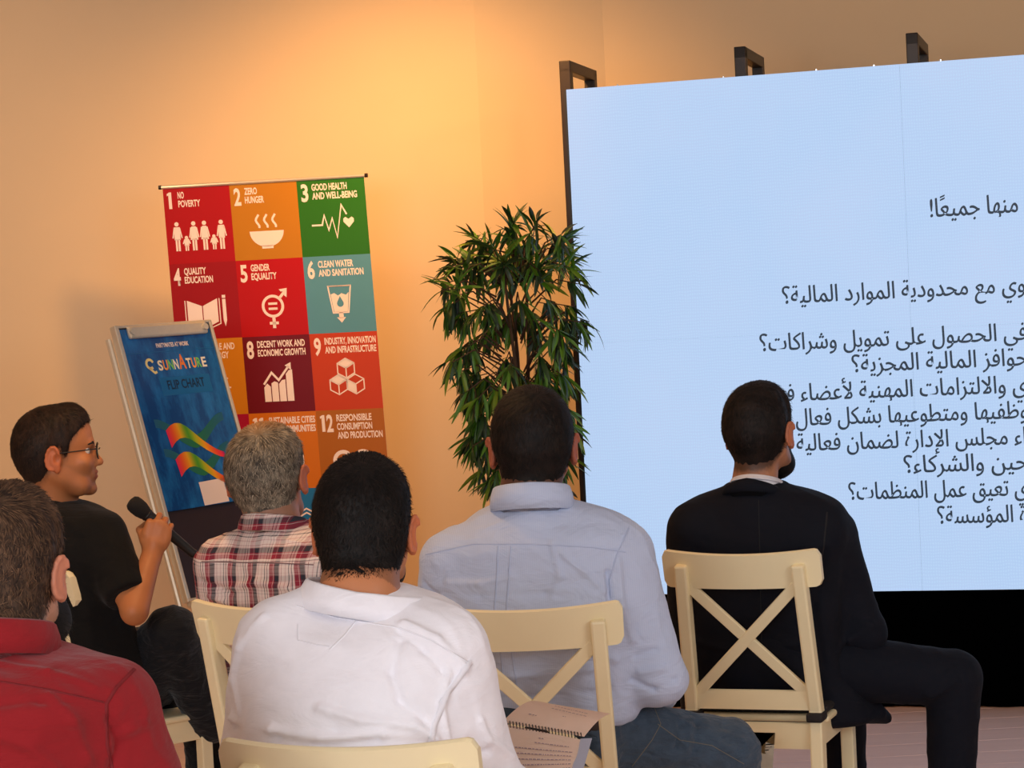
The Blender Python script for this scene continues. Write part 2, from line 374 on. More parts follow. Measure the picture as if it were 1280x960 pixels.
# dark skirt below
bm = bmesh.new()
n = 90; rows = []
for i in range(n + 1):
    u = SW * i / n; dz = -.03 + .010 * math.sin(i * 1.1) + .005 * math.sin(i * 2.7)
    rows.append([bm.verts.new(Ms @ Vector((u, v, dz))) for v in (-.004, -SZ0 + .004)])
for i in range(n): bm.faces.new((rows[i][0], rows[i + 1][0], rows[i + 1][1], rows[i][1]))
bmesh.ops.solidify(bm, geom=bm.faces[:], thickness=.006)
sk = bmobj('stage_skirt', bm, m_drape, smooth=True); tag(sk, 'black cloth skirt hanging under the lit video wall down to the floor', 'drape')

# ------------------------------------------------------------------ pull-up banner
SDG = {1: (229, 36, 59), 2: (221, 166, 58), 3: (76, 159, 56), 4: (197, 25, 45), 5: (255, 58, 33), 6: (38, 189, 226), 7: (252, 195, 11), 8: (162, 25, 66), 9: (253, 105, 37), 10: (221, 19, 103), 11: (253, 157, 36), 12: (191, 139, 46), 13: (63, 126, 68), 14: (10, 151, 217), 15: (86, 192, 43), 16: (0, 104, 157), 17: (25, 72, 106), 18: (240, 240, 240)}
PHOTO = {1: (196, 8, 14), 2: (212, 138, 16), 3: (48, 124, 14), 4: (176, 10, 18), 5: (206, 6, 6), 6: (98, 166, 190), 7: (232, 146, 24), 8: (126, 14, 30), 9: (220, 70, 22), 10: (190, 14, 60), 11: (236, 128, 20), 12: (196, 112, 24), 13: (50, 100, 50), 14: (40, 130, 190), 15: (70, 160, 40), 16: (0, 90, 140), 17: (20, 60, 95), 18: (230, 225, 215)}
bTL, bTR = at(203, 233, 9.35), at(455, 223, 9.22)
bx = (bTR - bTL); bx.z = 0; BW = bx.length; bx.normalize(); bz0 = (bTL.z + bTR.z) / 2
lean = math.tan(R(1.9))
by = Vector((-lean, .02, 1)).normalized(); bn = bx.cross(by).normalized()
if bn.y > 0: bn = -bn
bnr = empty('pull_up_banner', (0, 0, 0))
topc = (bTL + bTR) / 2; topc.z = bz0
basec = topc - by * (bz0 / by.z)
bnr.location = (basec.x, basec.y, 0); Tb = Matrix.Translation(-Vector(bnr.location))
tag(bnr, 'tall pull-up banner with a grid of coloured numbered goal squares against the wall', 'banner')
Mb = frame(topc - bx * BW / 2, bx, by, bn)         # origin top-left of the sheet; y up; z to viewer
TB = Tb @ Mb
TW = BW / 3; TH = .318
def poly(bm, pts, z=.0): 
    f = bm.faces.new([bm.verts.new((x, y, z)) for x, y in pts]); return f
bsheet = bmesh.new(); box(bsheet, (0, -2.05, -.002), (BW, 0, -.0003)); 
for v in bsheet.verts: v.co = TB @ v.co
bmobj('banner_sheet', bsheet, m_white, bnr)
for n_ in range(1, 19):
    r_, c_ = divmod(n_ - 1, 3)
    bm = bmesh.new(); poly(bm, [(c_ * TW, -r_ * TH), ((c_ + 1) * TW, -r_ * TH), ((c_ + 1) * TW, -(r_ + 1) * TH), (c_ * TW, -(r_ + 1) * TH)])
    for v in bm.verts: v.co = TB @ v.co
    bmobj('goal_square', bm, simple('print_goal', rgb(*[c * .87 for c in PHOTO[n_]]), .42, noise=.03, nscale=5, spec=.2), bnr)
titles = {1: ['NO', 'POVERTY'], 2: ['ZERO', 'HUNGER'], 3: ['GOOD HEALTH', 'AND WELL-BEING'], 4: ['QUALITY', 'EDUCATION'], 5: ['GENDER', 'EQUALITY'], 6: ['CLEAN WATER', 'AND SANITATION'], 7: ['AFFORDABLE AND', 'CLEAN ENERGY'], 8: ['DECENT WORK AND', 'ECONOMIC GROWTH'], 9: ['INDUSTRY, INNOVATION', 'AND INFRASTRUCTURE'], 10: ['REDUCED', 'INEQUALITIES'], 11: ['SUSTAINABLE CITIES', 'AND COMMUNITIES'], 12: ['RESPONSIBLE', 'CONSUMPTION', 'AND PRODUCTION']}
for n_, tl in titles.items():
    r_, c_ = divmod(n_ - 1, 3); ox, oy = c_ * TW, -r_ * TH
    wn = .030 if n_ < 10 else .052
    if n_ == 1: wn = .024
    if n_ in (1, 11):
        bm = bmesh.new()
        for q in range(1 if n_ == 1 else 2):
            x = ox + .022 + q * .026; y = oy - .088
            poly(bm, [(x, y), (x + .013, y), (x + .013, y + .069), (x + .004, y + .069), (x - .006, y + .063), (x - .006, y + .054), (x, y + .057)])
        for v in bm.verts: v.co = TB @ (v.co + Vector((0, 0, .0006)))
        bmobj('number', bm, m_white, bnr)
    elif n_ == 12:
        bm = bmesh.new(); x = ox + .022; y = oy - .088
        poly(bm, [(x, y), (x + .013, y), (x + .013, y + .069), (x + .004, y + .069), (x - .006, y + .063), (x - .006, y + .054), (x, y + .057)])
        for v in bm.verts: v.co = TB @ (v.co + Vector((0, 0, .0006)))
        bmobj('number', bm, m_white, bnr); text('2', TB @ Matrix.Translation((ox + .042, oy - .088, .0006)), .098, m_white, bnr, bold=.03, width=.028, name='number')
    else: text(str(n_), TB @ Matrix.Translation((ox + .016, oy - .088, .0006)), .098, m_white, bnr, bold=.03, width=wn, name='number')
    for k, s in enumerate(tl):
        text(s, TB @ Matrix.Translation((ox + (.062 if n_ < 10 else .085), oy - .046 - k * .036, .0006)), .038, m_white, bnr, bold=.03, name='title', width=min(TW - .07 - (.02 if n_ > 9 else 0), len(s) * .0135))
def line2(bm, pts, w, closed=False):
    P = [Vector((x, y)) for x, y in pts]; n = len(P); L = []
    for i in range(n):
        a = P[i - 1] if (i or closed) else P[i]; b = P[(i + 1) % n] if (i < n - 1 or closed) else P[i]
        d1 = (P[i] - a); d2 = (b - P[i])
        if d1.length < 1e-9: d1 = d2
        if d2.length < 1e-9: d2 = d1
        d1.normalize(); d2.normalize(); t_ = (d1 + d2).normalized(); nn = Vector((-t_.y, t_.x)); c = max(.45, nn.dot(Vector((-d1.y, d1.x))))
        L.append((P[i] + nn * w / 2 / c, P[i] - nn * w / 2 / c))
    for i in range(n if closed else n - 1):
        a, b = L[i], L[(i + 1) % n]; poly(bm, [a[0], a[1], b[1], b[0]])
def disc(bm, x, y, r, rx=None, seg=18): poly(bm, [(x + (rx or r) * math.cos(2 * math.pi * k / seg), y + r * math.sin(2 * math.pi * k / seg)) for k in range(seg)])
def rect(bm, x0, y0, x1, y1): poly(bm, [(x0, y0), (x1, y0), (x1, y1), (x0, y1)])
def icon(n_, fn, sc=.0022, mat=None, cx=None, cy=None, z=.0006):
    r_, c_ = divmod(n_ - 1, 3); bm = bmesh.new(); fn(bm)
    ox = c_ * TW + (TW / 2 if cx is None else cx); oy = -r_ * TH - (.205 if cy is None else cy)
    for v in bm.verts: v.co = TB @ Vector((ox + v.co.x * sc, oy + v.co.y * sc, z + v.co.z))
    bmobj('icon', bm, mat or m_white, bnr)
def i_people(bm):
    def man(x, s=1, skirt=False, arm=1):
        disc(bm, x, 26 * s - (1 - s) * 26, 4.6 * (s * .4 + .6)); top = 20 * s - (1 - s) * 26; bot = -30; w = 6.5 * (s * .4 + .6)
        if skirt: poly(bm, [(x - w * .7, top), (x + w * .7, top), (x + w * 1.3, (top + bot) / 2 - 3), (x - w * 1.3, (top + bot) / 2 - 3)])
        else: rect(bm, x - w, (top + bot) / 2 - 2, x + w, top)
        rect(bm, x - w * .75, bot, x - .8, (top + bot) / 2); rect(bm, x + .8, bot, x + w * .75, (top + bot) / 2)
        line2(bm, [(x - w * .9, top - 2), (x - w * 1.5, (top + bot) / 2 + 2)], 2.6); line2(bm, [(x + w * .9, top - 2), (x + w * 1.5, (top + bot) / 2 + 2)], 2.6)
    man(-48); man(-29, .45); man(-12, 1, True); man(11, 1, True); man(30, .45); man(47)
def i_bowl(bm):
    poly(bm, [(-33, 2), (33, 2)] + [(33 * math.cos(a) if abs(math.cos(a)) > .33 else 33 * math.cos(a), 2 - 30 * math.sin(a)) for a in np.linspace(.05, math.pi - .05, 18)])
    rect(bm, -11, -31, 11, -25)
    for x in (-16, 0, 16): line2(bm, [(x + 3.2 * math.sin(k * .9 + 1), 8 + k * 3.6) for k in range(8)], 4)
def i_pulse(bm):
    line2(bm, [(-42, 0), (-22, 0), (-17, 18), (-10, -10), (-2, 12), (5, -24), (17, 36), (26, 18)], 3.2)
    poly(bm, [(29, -7), (19, 4), (19, 10), (23, 13), (29, 9), (35, 13), (39, 10), (39, 4)])
def i_book(bm):
    poly(bm, [(-38, 24), (-8, 12), (-8, -34), (-38, -22)]); poly(bm, [(-6, 12), (24, 26), (24, -20), (-6, -34)])
    line2(bm, [(-42, 24), (-42, -26), (-7, -38), (28, -24), (28, 26)], 2)
    poly(bm, [(34, 24), (41, 24), (41, -18), (37.5, -30), (34, -18)]); rect(bm, 34, 26, 41, 32)
def i_gender(bm):
    line2(bm, [(22 * math.cos(a), 22 * math.sin(a)) for a in np.linspace(0, 2 * math.pi, 28, endpoint=False)], 6, True)
    line2(bm, [(0, -24), (0, -48)], 7); line2(bm, [(-10, -37), (10, -37)], 6)
    line2(bm, [(15, 16), (28, 30)], 6); poly(bm, [(16, 36), (34, 38), (32, 18), (27, 22), (27, 31), (20, 31)])
    rect(bm, -10, 3, 10, 8); rect(bm, -10, -8, 10, -3)
def i_glass(bm):
    line2(bm, [(-25, 34), (-17, -24), (17, -24), (25, 34)], 3, True); line2(bm, [(-25, 34), (25, 34)], 3)
    poly(bm, [(-20, 16), (-12, 19), (-4, 13), (4, 18), (14, 14), (20, 20), (15, -22), (-15, -22)])
    rect(bm, -5, -36, 5, -22); poly(bm, [(-10, -34), (10, -34), (0, -46)])
def i_drop(bm): poly(bm, [(0, 12)] + [(7.5 * math.cos(a), -4 + 7.5 * math.sin(a)) for a in np.linspace(.5, -math.pi - .5, 12)])
def i_sun(bm):
    line2(bm, [(20 * math.cos(a), 20 * math.sin(a)) for a in np.linspace(0, 2 * math.pi, 24, endpoint=False)], 4, True)
    rect(bm, -2, 4, 2, 22); line2(bm, [(9 * math.cos(a), 9 * math.sin(a)) for a in np.linspace(2.2, 7.2, 14)], 3)
    for k in range(12): a = k * math.pi / 6; line2(bm, [(27 * math.cos(a), 27 * math.sin(a)), (36 * math.cos(a), 36 * math.sin(a))], 3)
def i_growth(bm):
    for x, h in ((-26, -2), (-10, 6), (6, 4), (22, 24)): poly(bm, [(x - 7, -36), (x + 7, -36), (x + 7, h + (5 if x > 0 else -3)), (x, h + 4 if x != -10 else h), (x - 7, h - 4)])
    line2(bm, [(-33, 0), (-15, 24), (-1, 8), (22, 36)], 4.5); poly(bm, [(14, 38), (27, 44), (27, 28)])
def i_cubes(bm):
    def cube(x, y, fill):
        a = [(x + 17 * math.cos(math.pi / 6 + k * math.pi / 3), y + 17 * math.sin(math.pi / 6 + k * math.pi / 3)) for k in range(6)]
        line2(bm, a, 2, True)
        for k in (0, 2, 4): line2(bm, [(x, y), a[k]], 2)
        if fill == 0: poly(bm, [(x, y), a[0], a[1], a[2]])
        elif fill == 1: poly(bm, [(x, y), a[2], a[3], a[4]]) 
        else: poly(bm, [(x, y), a[4], a[5], a[0]])
    cube(0, 20, 0); cube(-15, -8, 0); cube(15, -8, 1)
def i_loop(bm):
    line2(bm, [(-16 + 14 * math.cos(a), 14 * math.sin(a)) for a in np.linspace(.8, 2 * math.pi - .8, 20)] + [(-4, -6), (6, 8)] + [(16 + 14 * math.cos(a), 14 * math.sin(a)) for a in np.linspace(2.4, -2.4, 20)], 6)
def i_city(bm):
    for x, w, h in ((-30, 14, 20), (-12, 16, 36), (8, 14, 26), (26, 18, 14)): rect(bm, x - w / 2, -30, x + w / 2, h)
def i_fish(bm):
    poly(bm, [(-28 + 0, 0), (-12, 12), (10, 12), (28, 0), (40, 10), (40, -10), (28, 0), (10, -12), (-12, -12)][:4] + [(10, -12), (-12, -12)]); poly(bm, [(26, 0), (42, 12), (42, -12)])
    line2(bm, [(-44 + k * 11, 24 + (4 if k % 2 else -2)) for k in range(9)], 3); line2(bm, [(-44 + k * 11, 32 + (4 if k % 2 else -2)) for k in range(9)], 3)
icon(1, i_people, .0020); icon(2, i_bowl); icon(3, i_pulse, .0022, cy=.19); icon(4, i_book, .0021); icon(5, i_gender, .0019, cy=.195)
icon(6, i_glass, .0019, cy=.19); icon(6, i_drop, .0019, simple('print_goal', rgb(*[c * .87 for c in PHOTO[6]]), .42, noise=.02, spec=.2), cy=.19, z=.0012)
icon(7, i_sun); icon(8, i_growth, .0020, cy=.20); icon(9, i_cubes, .0024, cy=.195); icon(12, i_loop, .0026, cy=.21); icon(11, i_city); icon(14, i_fish, .0021, cy=.16)
bm = bmesh.new()
pts = [(-.004, .006), (BW + .004, .006)]
tube(bm, [TB @ Vector((-.006, .004, -.001)), TB @ Vector((BW + .006, .004, -.001))], .008, 10); bmobj('top_rail', bm, m_alu, bnr)
for u in (-.010, BW + .010):
    bm = bmesh.new(); tube(bm, [TB @ Vector((u - .006, .004, -.001)), TB @ Vector((u + .006, .004, -.001))], .009, 10); bmobj('end_cap', bm, m_black, bnr)
bm = bmesh.new(); ubase = -bz0 / by.z
box(bm, (-.02, ubase + .0, -.10), (BW + .02, ubase + .075, .06), .015, TB); bmobj('cassette_base', bm, m_alu, bnr)
bm = bmesh.new(); tube(bm, [TB @ Vector((BW / 2, ubase + .05, -.03)), TB @ Vector((BW / 2, -.02, -.02))], .008, 8); bmobj('support_pole', bm, m_alu, bnr)

# ------------------------------------------------------------------ flip chart easel
fTL, fTR, fBL = at(146, 411, 8.30), at(262, 403, 8.68), at(208, 640, 8.19)
# make the corner square
ex = (fTR - fTL); FW = ex.length; ex.normalize()
ey = (fTL - fBL); ey = (ey - ex * ey.dot(ex)); FH = ey.length; ey.normalize(); en = ex.cross(ey)
if en.y > 0: en = -en
fc = empty('flip_chart_easel', (fBL.x, fBL.y + .1, 0)); Tf = Matrix.Translation(-Vector(fc.location))
tag(fc, 'flip chart easel with a blue printed pad cover leaning beside the banner', 'easel')
Mf = Tf @ frame(fTL, ex, ey, en)
BH = .98 * FH / .70 * 1.0
BH = FH * 1.47
bm = bmesh.new(); box(bm, (0, -BH, -.022), (FW, 0, -.012), .002, Mf); bmobj('board', bm, m_darkboard, fc)
for u0, u1, v0, v1 in ((-.012, .008, -BH, .006), (FW - .006, FW + .010, -BH, .006), (-.012, FW + .010, 0, .012), (-.012, FW + .01, -BH - .01, -BH + .004)):
    bm = bmesh.new(); box(bm, (u0, v0, -.026), (u1, v1, .004), .004, Mf); bmobj('frame_rail', bm, m_alu, fc)
# pad cover
t = NT('pad_cover'); t.b.inputs['Roughness'].default_value = .22
tc = t.n('ShaderNodeTexCoord'); mp = t.n('ShaderNodeMapping'); mp.inputs['Scale'].default_value = (14, 14, 3.5); mp.inputs['Rotation'].default_value = (0, .3, 0); t.l(tc.outputs['Object'], mp.inputs[0])
nz = t.n('ShaderNodeTexNoise', i_Scale=1.0, i_Detail=7.0, i_Roughness=.65); t.l(mp.outputs[0], nz.inputs[0])
rp = t.n('ShaderNodeValToRGB'); e = rp.color_ramp.elements; e[0].position = .42; e[0].color = rgb(4, 64, 128); e[1].position = .72; e[1].color = rgb(34, 124, 196); t.l(nz.outputs[0], rp.inputs[0]); t.l(rp.outputs[0], t.b.inputs['Base Color'])
m_cov = t.m
bm = bmesh.new(); box(bm, (.010, -FH, -.008), (FW - .008, -.004, -.002), .001, Mf); bmobj('pad', bm, m_cov, fc)
def fdeco(name, pts, z, mat):
    bm = bmesh.new(); poly(bm, pts); 
    for v in bm.verts: v.co = Mf @ Vector((v.co.x, v.co.y, z))
    return bmobj(name, bm, mat, fc)
S = FW / .5
fu = lambda u: u * FW
fv = lambda v: -v * FH
m_lb = simple('light_blue_print', rgb(10, 100, 160), .3, noise=.05)
m_db = simple('dark_blue_print', rgb(8, 34, 66), .3, noise=.05)
fdeco('title_box', [(fu(.30), fv(.285)), (fu(.84), fv(.285)), (fu(.84), fv(.385)), (fu(.30), fv(.385))], -.0015, m_lb)
text('FLIP CHART', Mf @ Matrix.Translation((fu(.37), fv(.352), -.0012)), .052 * S, m_db, fc, bold=.02, width=fu(.40))
text('PARTYMATES AT WORK', Mf @ Matrix.Translation((fu(.36), fv(.118), -.0015)), .024 * S, m_white, fc, bold=.03, width=fu(.35))
fdeco('fold_line', [(fu(.02), fv(.140)), (fu(.98), fv(.140)), (fu(.98), fv(.143)), (fu(.02), fv(.143))], -.0014, m_lb)
lc = [rgb(240, 230, 200), rgb(250, 160, 60), rgb(120, 200, 90), rgb(245, 235, 215), rgb(240, 130, 50)]
xx = .325
for k, ch in enumerate('SUNNATURE'):
    big = ch == 'A'
    text(ch, Mf @ Matrix.Translation((fu(xx), fv(.243), -.0015)), (.082 if big else .056) * S, simple('logo_print', lc[k % 5], .4, noise=.02), fc, bold=.03, width=fu(.075 if big else .05)); xx += .082 if big else .056
bm = bmesh.new(); line2(bm, [(fu(.245) + .018 * S * math.cos(a), fv(.205) + .018 * S * math.sin(a)) for a in np.linspace(.3, 5.4, 16)], .011 * S)
line2(bm, [(fu(.225), fv(.225)), (fu(.275), fv(.255)), (fu(.300), fv(.250))], .010 * S)
for v in bm.verts: v.co = Mf @ Vector((v.co.x, v.co.y, -.0014))
bmobj('emblem', bm, simple('logo_print', rgb(240, 220, 150), .4, noise=.02), fc)
# rainbow ribbons
def ribbon(cx, cy, sc, flip=False, z=-.001):
    bm = bmesh.new(); cl = bm.loops.layers.float_color.new('Col'); N = 26; top = []; bot = []
    for i in range(N + 1):
        s = i / N; u = cx + (s - .5) * .60 * sc
        v = cy + np.interp(s, [0, .1, .2, .3, .4, .5, .65, .8, .9, 1], [.035, .008, -.004, 0, .022, .058, .115, .160, .185, .200]) * sc
        h = np.interp(s, [0, .3, .6, 1], [.105, .088, .065, .035]) * sc
        top.append(bm.verts.new(Mf @ Vector((fu(u), fv(v), z)))); bot.append(bm.verts.new(Mf @ Vector((fu(u + .015), fv(v + h), z))))
    stops = [(0, (230, 20, 90)), (.12, (235, 90, 20)), (.24, (235, 170, 10)), (.38, (60, 150, 30)), (.5, (170, 180, 10)), (.66, (245, 160, 10)), (.8, (240, 90, 30)), (.95, (235, 30, 80)), (1, (150, 20, 110))]
    def colr(s):
        for (a, ca), (b, cb) in zip(stops, stops[1:]):
            if s <= b: k = (s - a) / (b - a); return rgb(*[ca[j] * (1 - k) + cb[j] * k for j in range(3)])
        return rgb(*stops[-1][1])
    for i in range(N):
        f = bm.faces.new((top[i], top[i + 1], bot[i + 1], bot[i]))
        for l, s in zip(f.loops, (i, i + 1, i + 1, i)): l[cl] = colr(s / N)
    bmobj('printed_ribbon', bm, m_print, fc)
def ghost(cx, cy, sc, z=-.0013):
    bm = bmesh.new(); cl = bm.loops.layers.float_color.new('Col'); N = 20; top = []; bot = []
    for i in range(N + 1):
        s = i / N; u = cx + (s - .5) * .74 * sc; v = cy + .055 * math.cos((s - .5) * 2 * math.pi) * sc; h = .07 * sc * (1 - abs(s - .5) * .7)
        top.append(bm.verts.new(Mf @ Vector((fu(u), fv(v), z)))); bot.append(bm.verts.new(Mf @ Vector((fu(u), fv(v + h), z))))
    for i in range(N):
        f = bm.faces.new((top[i], top[i + 1], bot[i + 1], bot[i]))
        for l, s in zip(f.loops, (i, i + 1, i + 1, i)):
            k = 1 - abs(s / N - .5) * 1.6; k = max(0, k); l[cl] = rgb(8 + 10 * k, 84 + 30 * k, 140 - 70 * k)
    bmobj('printed_ribbon', bm, m_print, fc)
ghost(.50, .56, 1.0); ghost(.50, .72, .95); ribbon(.50, .54, .92); ribbon(.52, .70, .92)
fdeco('blank_square', [(fu(.42), fv(.87)), (fu(.69), fv(.865)), (fu(.69), fv(.995)), (fu(.42), fv(.998))], -.001, m_white)
bm = bmesh.new(); box(bm, (fu(.09), -.045, -.004), (fu(.93), .004, .016), .008, Mf); bmobj('clamp_bar', bm, m_alu, fc)
for u in (.12, .90):
    bm = bmesh.new(); tube(bm, [Mf @ Vector((fu(u), -.02, .01)), Mf @ Vector((fu(u), -.02, .024))], .013, 12); bmobj('clamp_knob', bm, m_alu, fc)
bm = bmesh.new(); box(bm, (0, -BH - .03, -.02), (FW, -BH - .005, .05), .006, Mf); bmobj('pen_tray', bm, m_alu, fc)
Mi = Matrix.Translation(-Vector(fc.location))
for u in (-.045, .97):
    a = Mf @ Vector((fu(u), -.03, -.036)); b = Mf @ Vector((fu(u), -BH, -.036)); d = (b - a).normalized(); e_ = a + d * ((a.z - .012) / -d.z)
    bm = bmesh.new(); tube(bm, [a, e_], .011, 8); bmobj('leg', bm, m_alu, fc)
a = Mf @ Vector((fu(.5), -.08, -.036)); bm = bmesh.new(); tube(bm, [a, Vector((a.x + .15, a.y + .42, .012))], .011, 8); bmobj('leg', bm, m_alu, fc)

# ------------------------------------------------------------------ chairs
def make_chair(loc, yaw, label, cushion=False):
    root = empty('dining_chair', loc, yaw); tag(root, label, 'chair', 'cream cross-back chairs')
    W2 = .178; zt, yt, zb_, yb = .872, -.275, .44, -.185
    for s in (-1, 1):
        bm = bmesh.new()
        bar(bm, (s * (W2 + .008), -.235, 0), (s * W2, yb, .455), .036, .050, bev=.005)
        bar(bm, (s * W2, yb, .44), (s * (W2 - .012), yt, zt), .036, .044, bev=.006)
        bmobj('rear_leg', bm, m_chair, root)
        bm = bmesh.new(); bar(bm, (s * .178, .185, 0), (s * .178, .185, .412), .038, .038, bev=.004); bmobj('front_leg', bm, m_chair, root)
        bm = bmesh.new(); bar(bm, (s * .178, -.17, .381), (s * .178, .17, .381), .02, .065, bev=.003); bmobj('side_apron', bm, m_chair, root)
        bm = bmesh.new(); bar(bm, (s * .178, -.21, .20), (s * .178, .18, .20), .018, .028, bev=.003); bmobj('stretcher', bm, m_chair, root)
    bm = bmesh.new(); bar(bm, (-.17, .19, .381), (.17, .19, .381), .065, .02, side=(0, 0, 1), bev=.003); bmobj('front_apron', bm, m_chair, root)
    bm = bmesh.new(); bar(bm, (-.17, -.19, .381), (.17, -.19, .381), .065, .02, side=(0, 0, 1), bev=.003); bmobj('rear_apron', bm, m_chair, root)
    bm = bmesh.new(); box(bm, (-.205, -.165, .414), (.205, .215, .434), .008); bmobj('seat', bm, m_chair, root)
    # curved top rail
    bm = bmesh.new(); N = 28; HW = .225; rows = []
    N = 38; ss = [math.sin(math.pi / 2 * (-1 + 2 * i / N)) * .35 + (-1 + 2 * i / N) * .65 for i in range(N + 1)]
    for i in range(N + 1):
        s = ss[i]; x = s * HW
        dip = .014 * (1 - s * s) ; zc = .86
        top = .915 - dip; bot = .799 + .004 * s * s
        e_ = min(1, max(0, (abs(s) - .91) / .09)); rr_ = .019 * (1 - math.sqrt(max(0, 1 - e_ * e_))); top -= rr_; bot += rr_
        y0 = -.262 - .030 * (1 - s * s) + .014; th = .011
        tl = (top - .86) * -.22; bl = (bot - .86) * -.22
        rows.append([bm.verts.new(p) for p in ((x, y0 - th + tl, top - .004), (x, y0 - th * .4 + tl, top), (x, y0 + th * .4 + tl, top), (x, y0 + th + tl, top - .004), (x, y0 + th + bl, bot + .003), (x, y0 - th + bl, bot + .003))])
    for i in range(N):
        for k in range(6): bm.faces.new((rows[i][k], rows[i][(k + 1) % 6], rows[i + 1][(k + 1) % 6], rows[i + 1][k]))
    bm.faces.new(rows[0]); bm.faces.new(rows[-1][::-1])
    bmobj('top_rail', bm, m_chair, root, smooth=False)
    bm = bmesh.new(); bar(bm, (-.165, -.197, .482), (.165, -.197, .482), .045, .02, side=(0, 0, 1), bev=.004); bmobj('lower_rail', bm, m_chair, root)
    for s in (-1, 1):
        bm = bmesh.new(); bar(bm, (s * .160, -.199 + .001 * s, .498), (-s * .155, -.260 + .001 * s, .812), .032, .014, bev=.003); bmobj('cross_brace', bm, m_chair, root)
    if cushion:
        bm = bmesh.new(); box(bm, (-.200, -.150, .435), (.200, .205, .460), .012); c = bmobj('seat_pad', bm, m_cush, root, smooth=False)
        for s in (-1, 1):
            bm = bmesh.new(); box(bm, (s * .178 - .023, -.226, .424), (s * .178 + .023, -.155, .450), .006); bmobj('pad_strap', bm, m_cush, root, smooth=True)
    return root
def chair_at(pl, pr, py, Y, yaw, label, cushion=False):
    c = at((pl + pr) / 2, py, Y); f = Vector((-math.sin(yaw), math.cos(yaw), 0))
    base = Vector((c.x, c.y, 0)) + f * .27; base.z = 0
    return make_chair(base, yaw, label, cushion)
ch_s = chair_at(825, 1023, 690, 6.16, R(-21), 'cream cross-back chair with a black seat pad under the man in the dark suit', True)
ch_b = chair_at(540, 776, 757, 5.24, R(-4), 'cream cross-back chair under the man in the light blue shirt')
ch_g = chair_at(219, 421, 758, 5.52, R(-36), 'cream cross-back chair under the grey-haired man in the plaid shirt')
ch_w = chair_at(276, 588, 944, 3.68, R(-14), 'cream cross-back chair under the man in the white shirt')
ch_p = chair_at(-20, 98, 722, 6.62, R(-50), 'cream cross-back chair turned sideways under the man with the microphone')

# ------------------------------------------------------------------ signed-distance modelling
def V(*a): return np.array(a, dtype=np.float32)
def rotm(yaw=0, pitch=0, roll=0):         # columns = local axes in parent coordinates
    return np.array((Matrix.Rotation(yaw, 3, 'Z') @ Matrix.Rotation(pitch, 3, 'X') @ Matrix.Rotation(roll, 3, 'Y')), dtype=np.float32)
class Ell:
    def __init__(s, c, r, Rm=None):
        s.c = np.array(c, np.float32); s.r = np.array(r, np.float32); s.R = np.eye(3, dtype=np.float32) if Rm is None else Rm
        m = (np.abs(s.R) * s.r).sum(1); s.lo = s.c - m; s.hi = s.c + m
    def ev(s, X, Y, Z, o):
        x, y, z = X - s.c[0], Y - s.c[1], Z - s.c[2]; R_ = s.R; r = s.r + o
        a = (x * R_[0, 0] + y * R_[1, 0] + z * R_[2, 0]) / r[0]; b = (x * R_[0, 1] + y * R_[1, 1] + z * R_[2, 1]) / r[1]; c = (x * R_[0, 2] + y * R_[1, 2] + z * R_[2, 2]) / r[2]
        k0 = np.sqrt(a * a + b * b + c * c); k1 = np.sqrt((a / r[0]) ** 2 + (b / r[1]) ** 2 + (c / r[2]) ** 2) + 1e-9
        return k0 * (k0 - 1) / k1
class Cone:
    def __init__(s, a, b, ra, rb):
        s.a = np.array(a, np.float32); s.b = np.array(b, np.float32); s.ra, s.rb = ra, rb
        s.lo = np.minimum(s.a - ra, s.b - rb); s.hi = np.maximum(s.a + ra, s.b + rb)
    def ev(s, X, Y, Z, o):
        d = s.b - s.a; L = float((d * d).sum()) + 1e-9
        x, y, z = X - s.a[0], Y - s.a[1], Z - s.a[2]
        t_ = np.clip((x * d[0] + y * d[1] + z * d[2]) / L, 0, 1)
        return np.sqrt((x - t_ * d[0]) ** 2 + (y - t_ * d[1]) ** 2 + (z - t_ * d[2]) ** 2) - (s.ra + (s.rb - s.ra) * t_) - o
class Loft:                               # nodes: (z, cx, cy, a, b)
    def __init__(s, nodes, n=2.5, cap=.03):
        s.nd = np.array(sorted(nodes), np.float32); s.n = n; s.cap = cap; q = s.nd
        s.lo = np.array((np.min(q[:, 1] - q[:, 3]), np.min(q[:, 2] - q[:, 4]), q[0, 0] - .02), np.float32)
        s.hi = np.array((np.max(q[:, 1] + q[:, 3]), np.max(q[:, 2] + q[:, 4]), q[-1, 0] + .02), np.float32)
    def ev(s, X, Y, Z, o):
        q = s.nd; zz = Z.ravel(); z = np.clip(zz, q[0, 0], q[-1, 0]); P = []
        for k in range(1, 5):
            v = q[:, k]; m = np.gradient(v, q[:, 0]); i = np.clip(np.searchsorted(q[:, 0], z) - 1, 0, len(q) - 2)
            h = q[i + 1, 0] - q[i, 0]; t_ = (z - q[i, 0]) / h
            P.append((2 * t_ ** 3 - 3 * t_ ** 2 + 1) * v[i] + (t_ ** 3 - 2 * t_ ** 2 + t_) * h * m[i] + (-2 * t_ ** 3 + 3 * t_ ** 2) * v[i + 1] + (t_ ** 3 - t_ ** 2) * h * m[i + 1])
        cx, cy, a, b = [p.astype(np.float32)[None, None, :] for p in P]; a = a + o; b = b + o
        g = (np.abs((X - cx) / a) ** s.n + np.abs((Y - cy) / b) ** s.n) ** (1 / s.n)
        d = (g - 1) * np.minimum(a, b)
        e1 = zz[None, None, :] - (q[-1, 0] + o); e0 = (q[0, 0] - o) - zz[None, None, :]
        for e in (e1, e0):
            h = np.maximum(s.cap - np.abs(d - e), 0) / s.cap if s.cap > 0 else 0
            d = np.maximum(d, e) + h * h * s.cap * .25
        return d
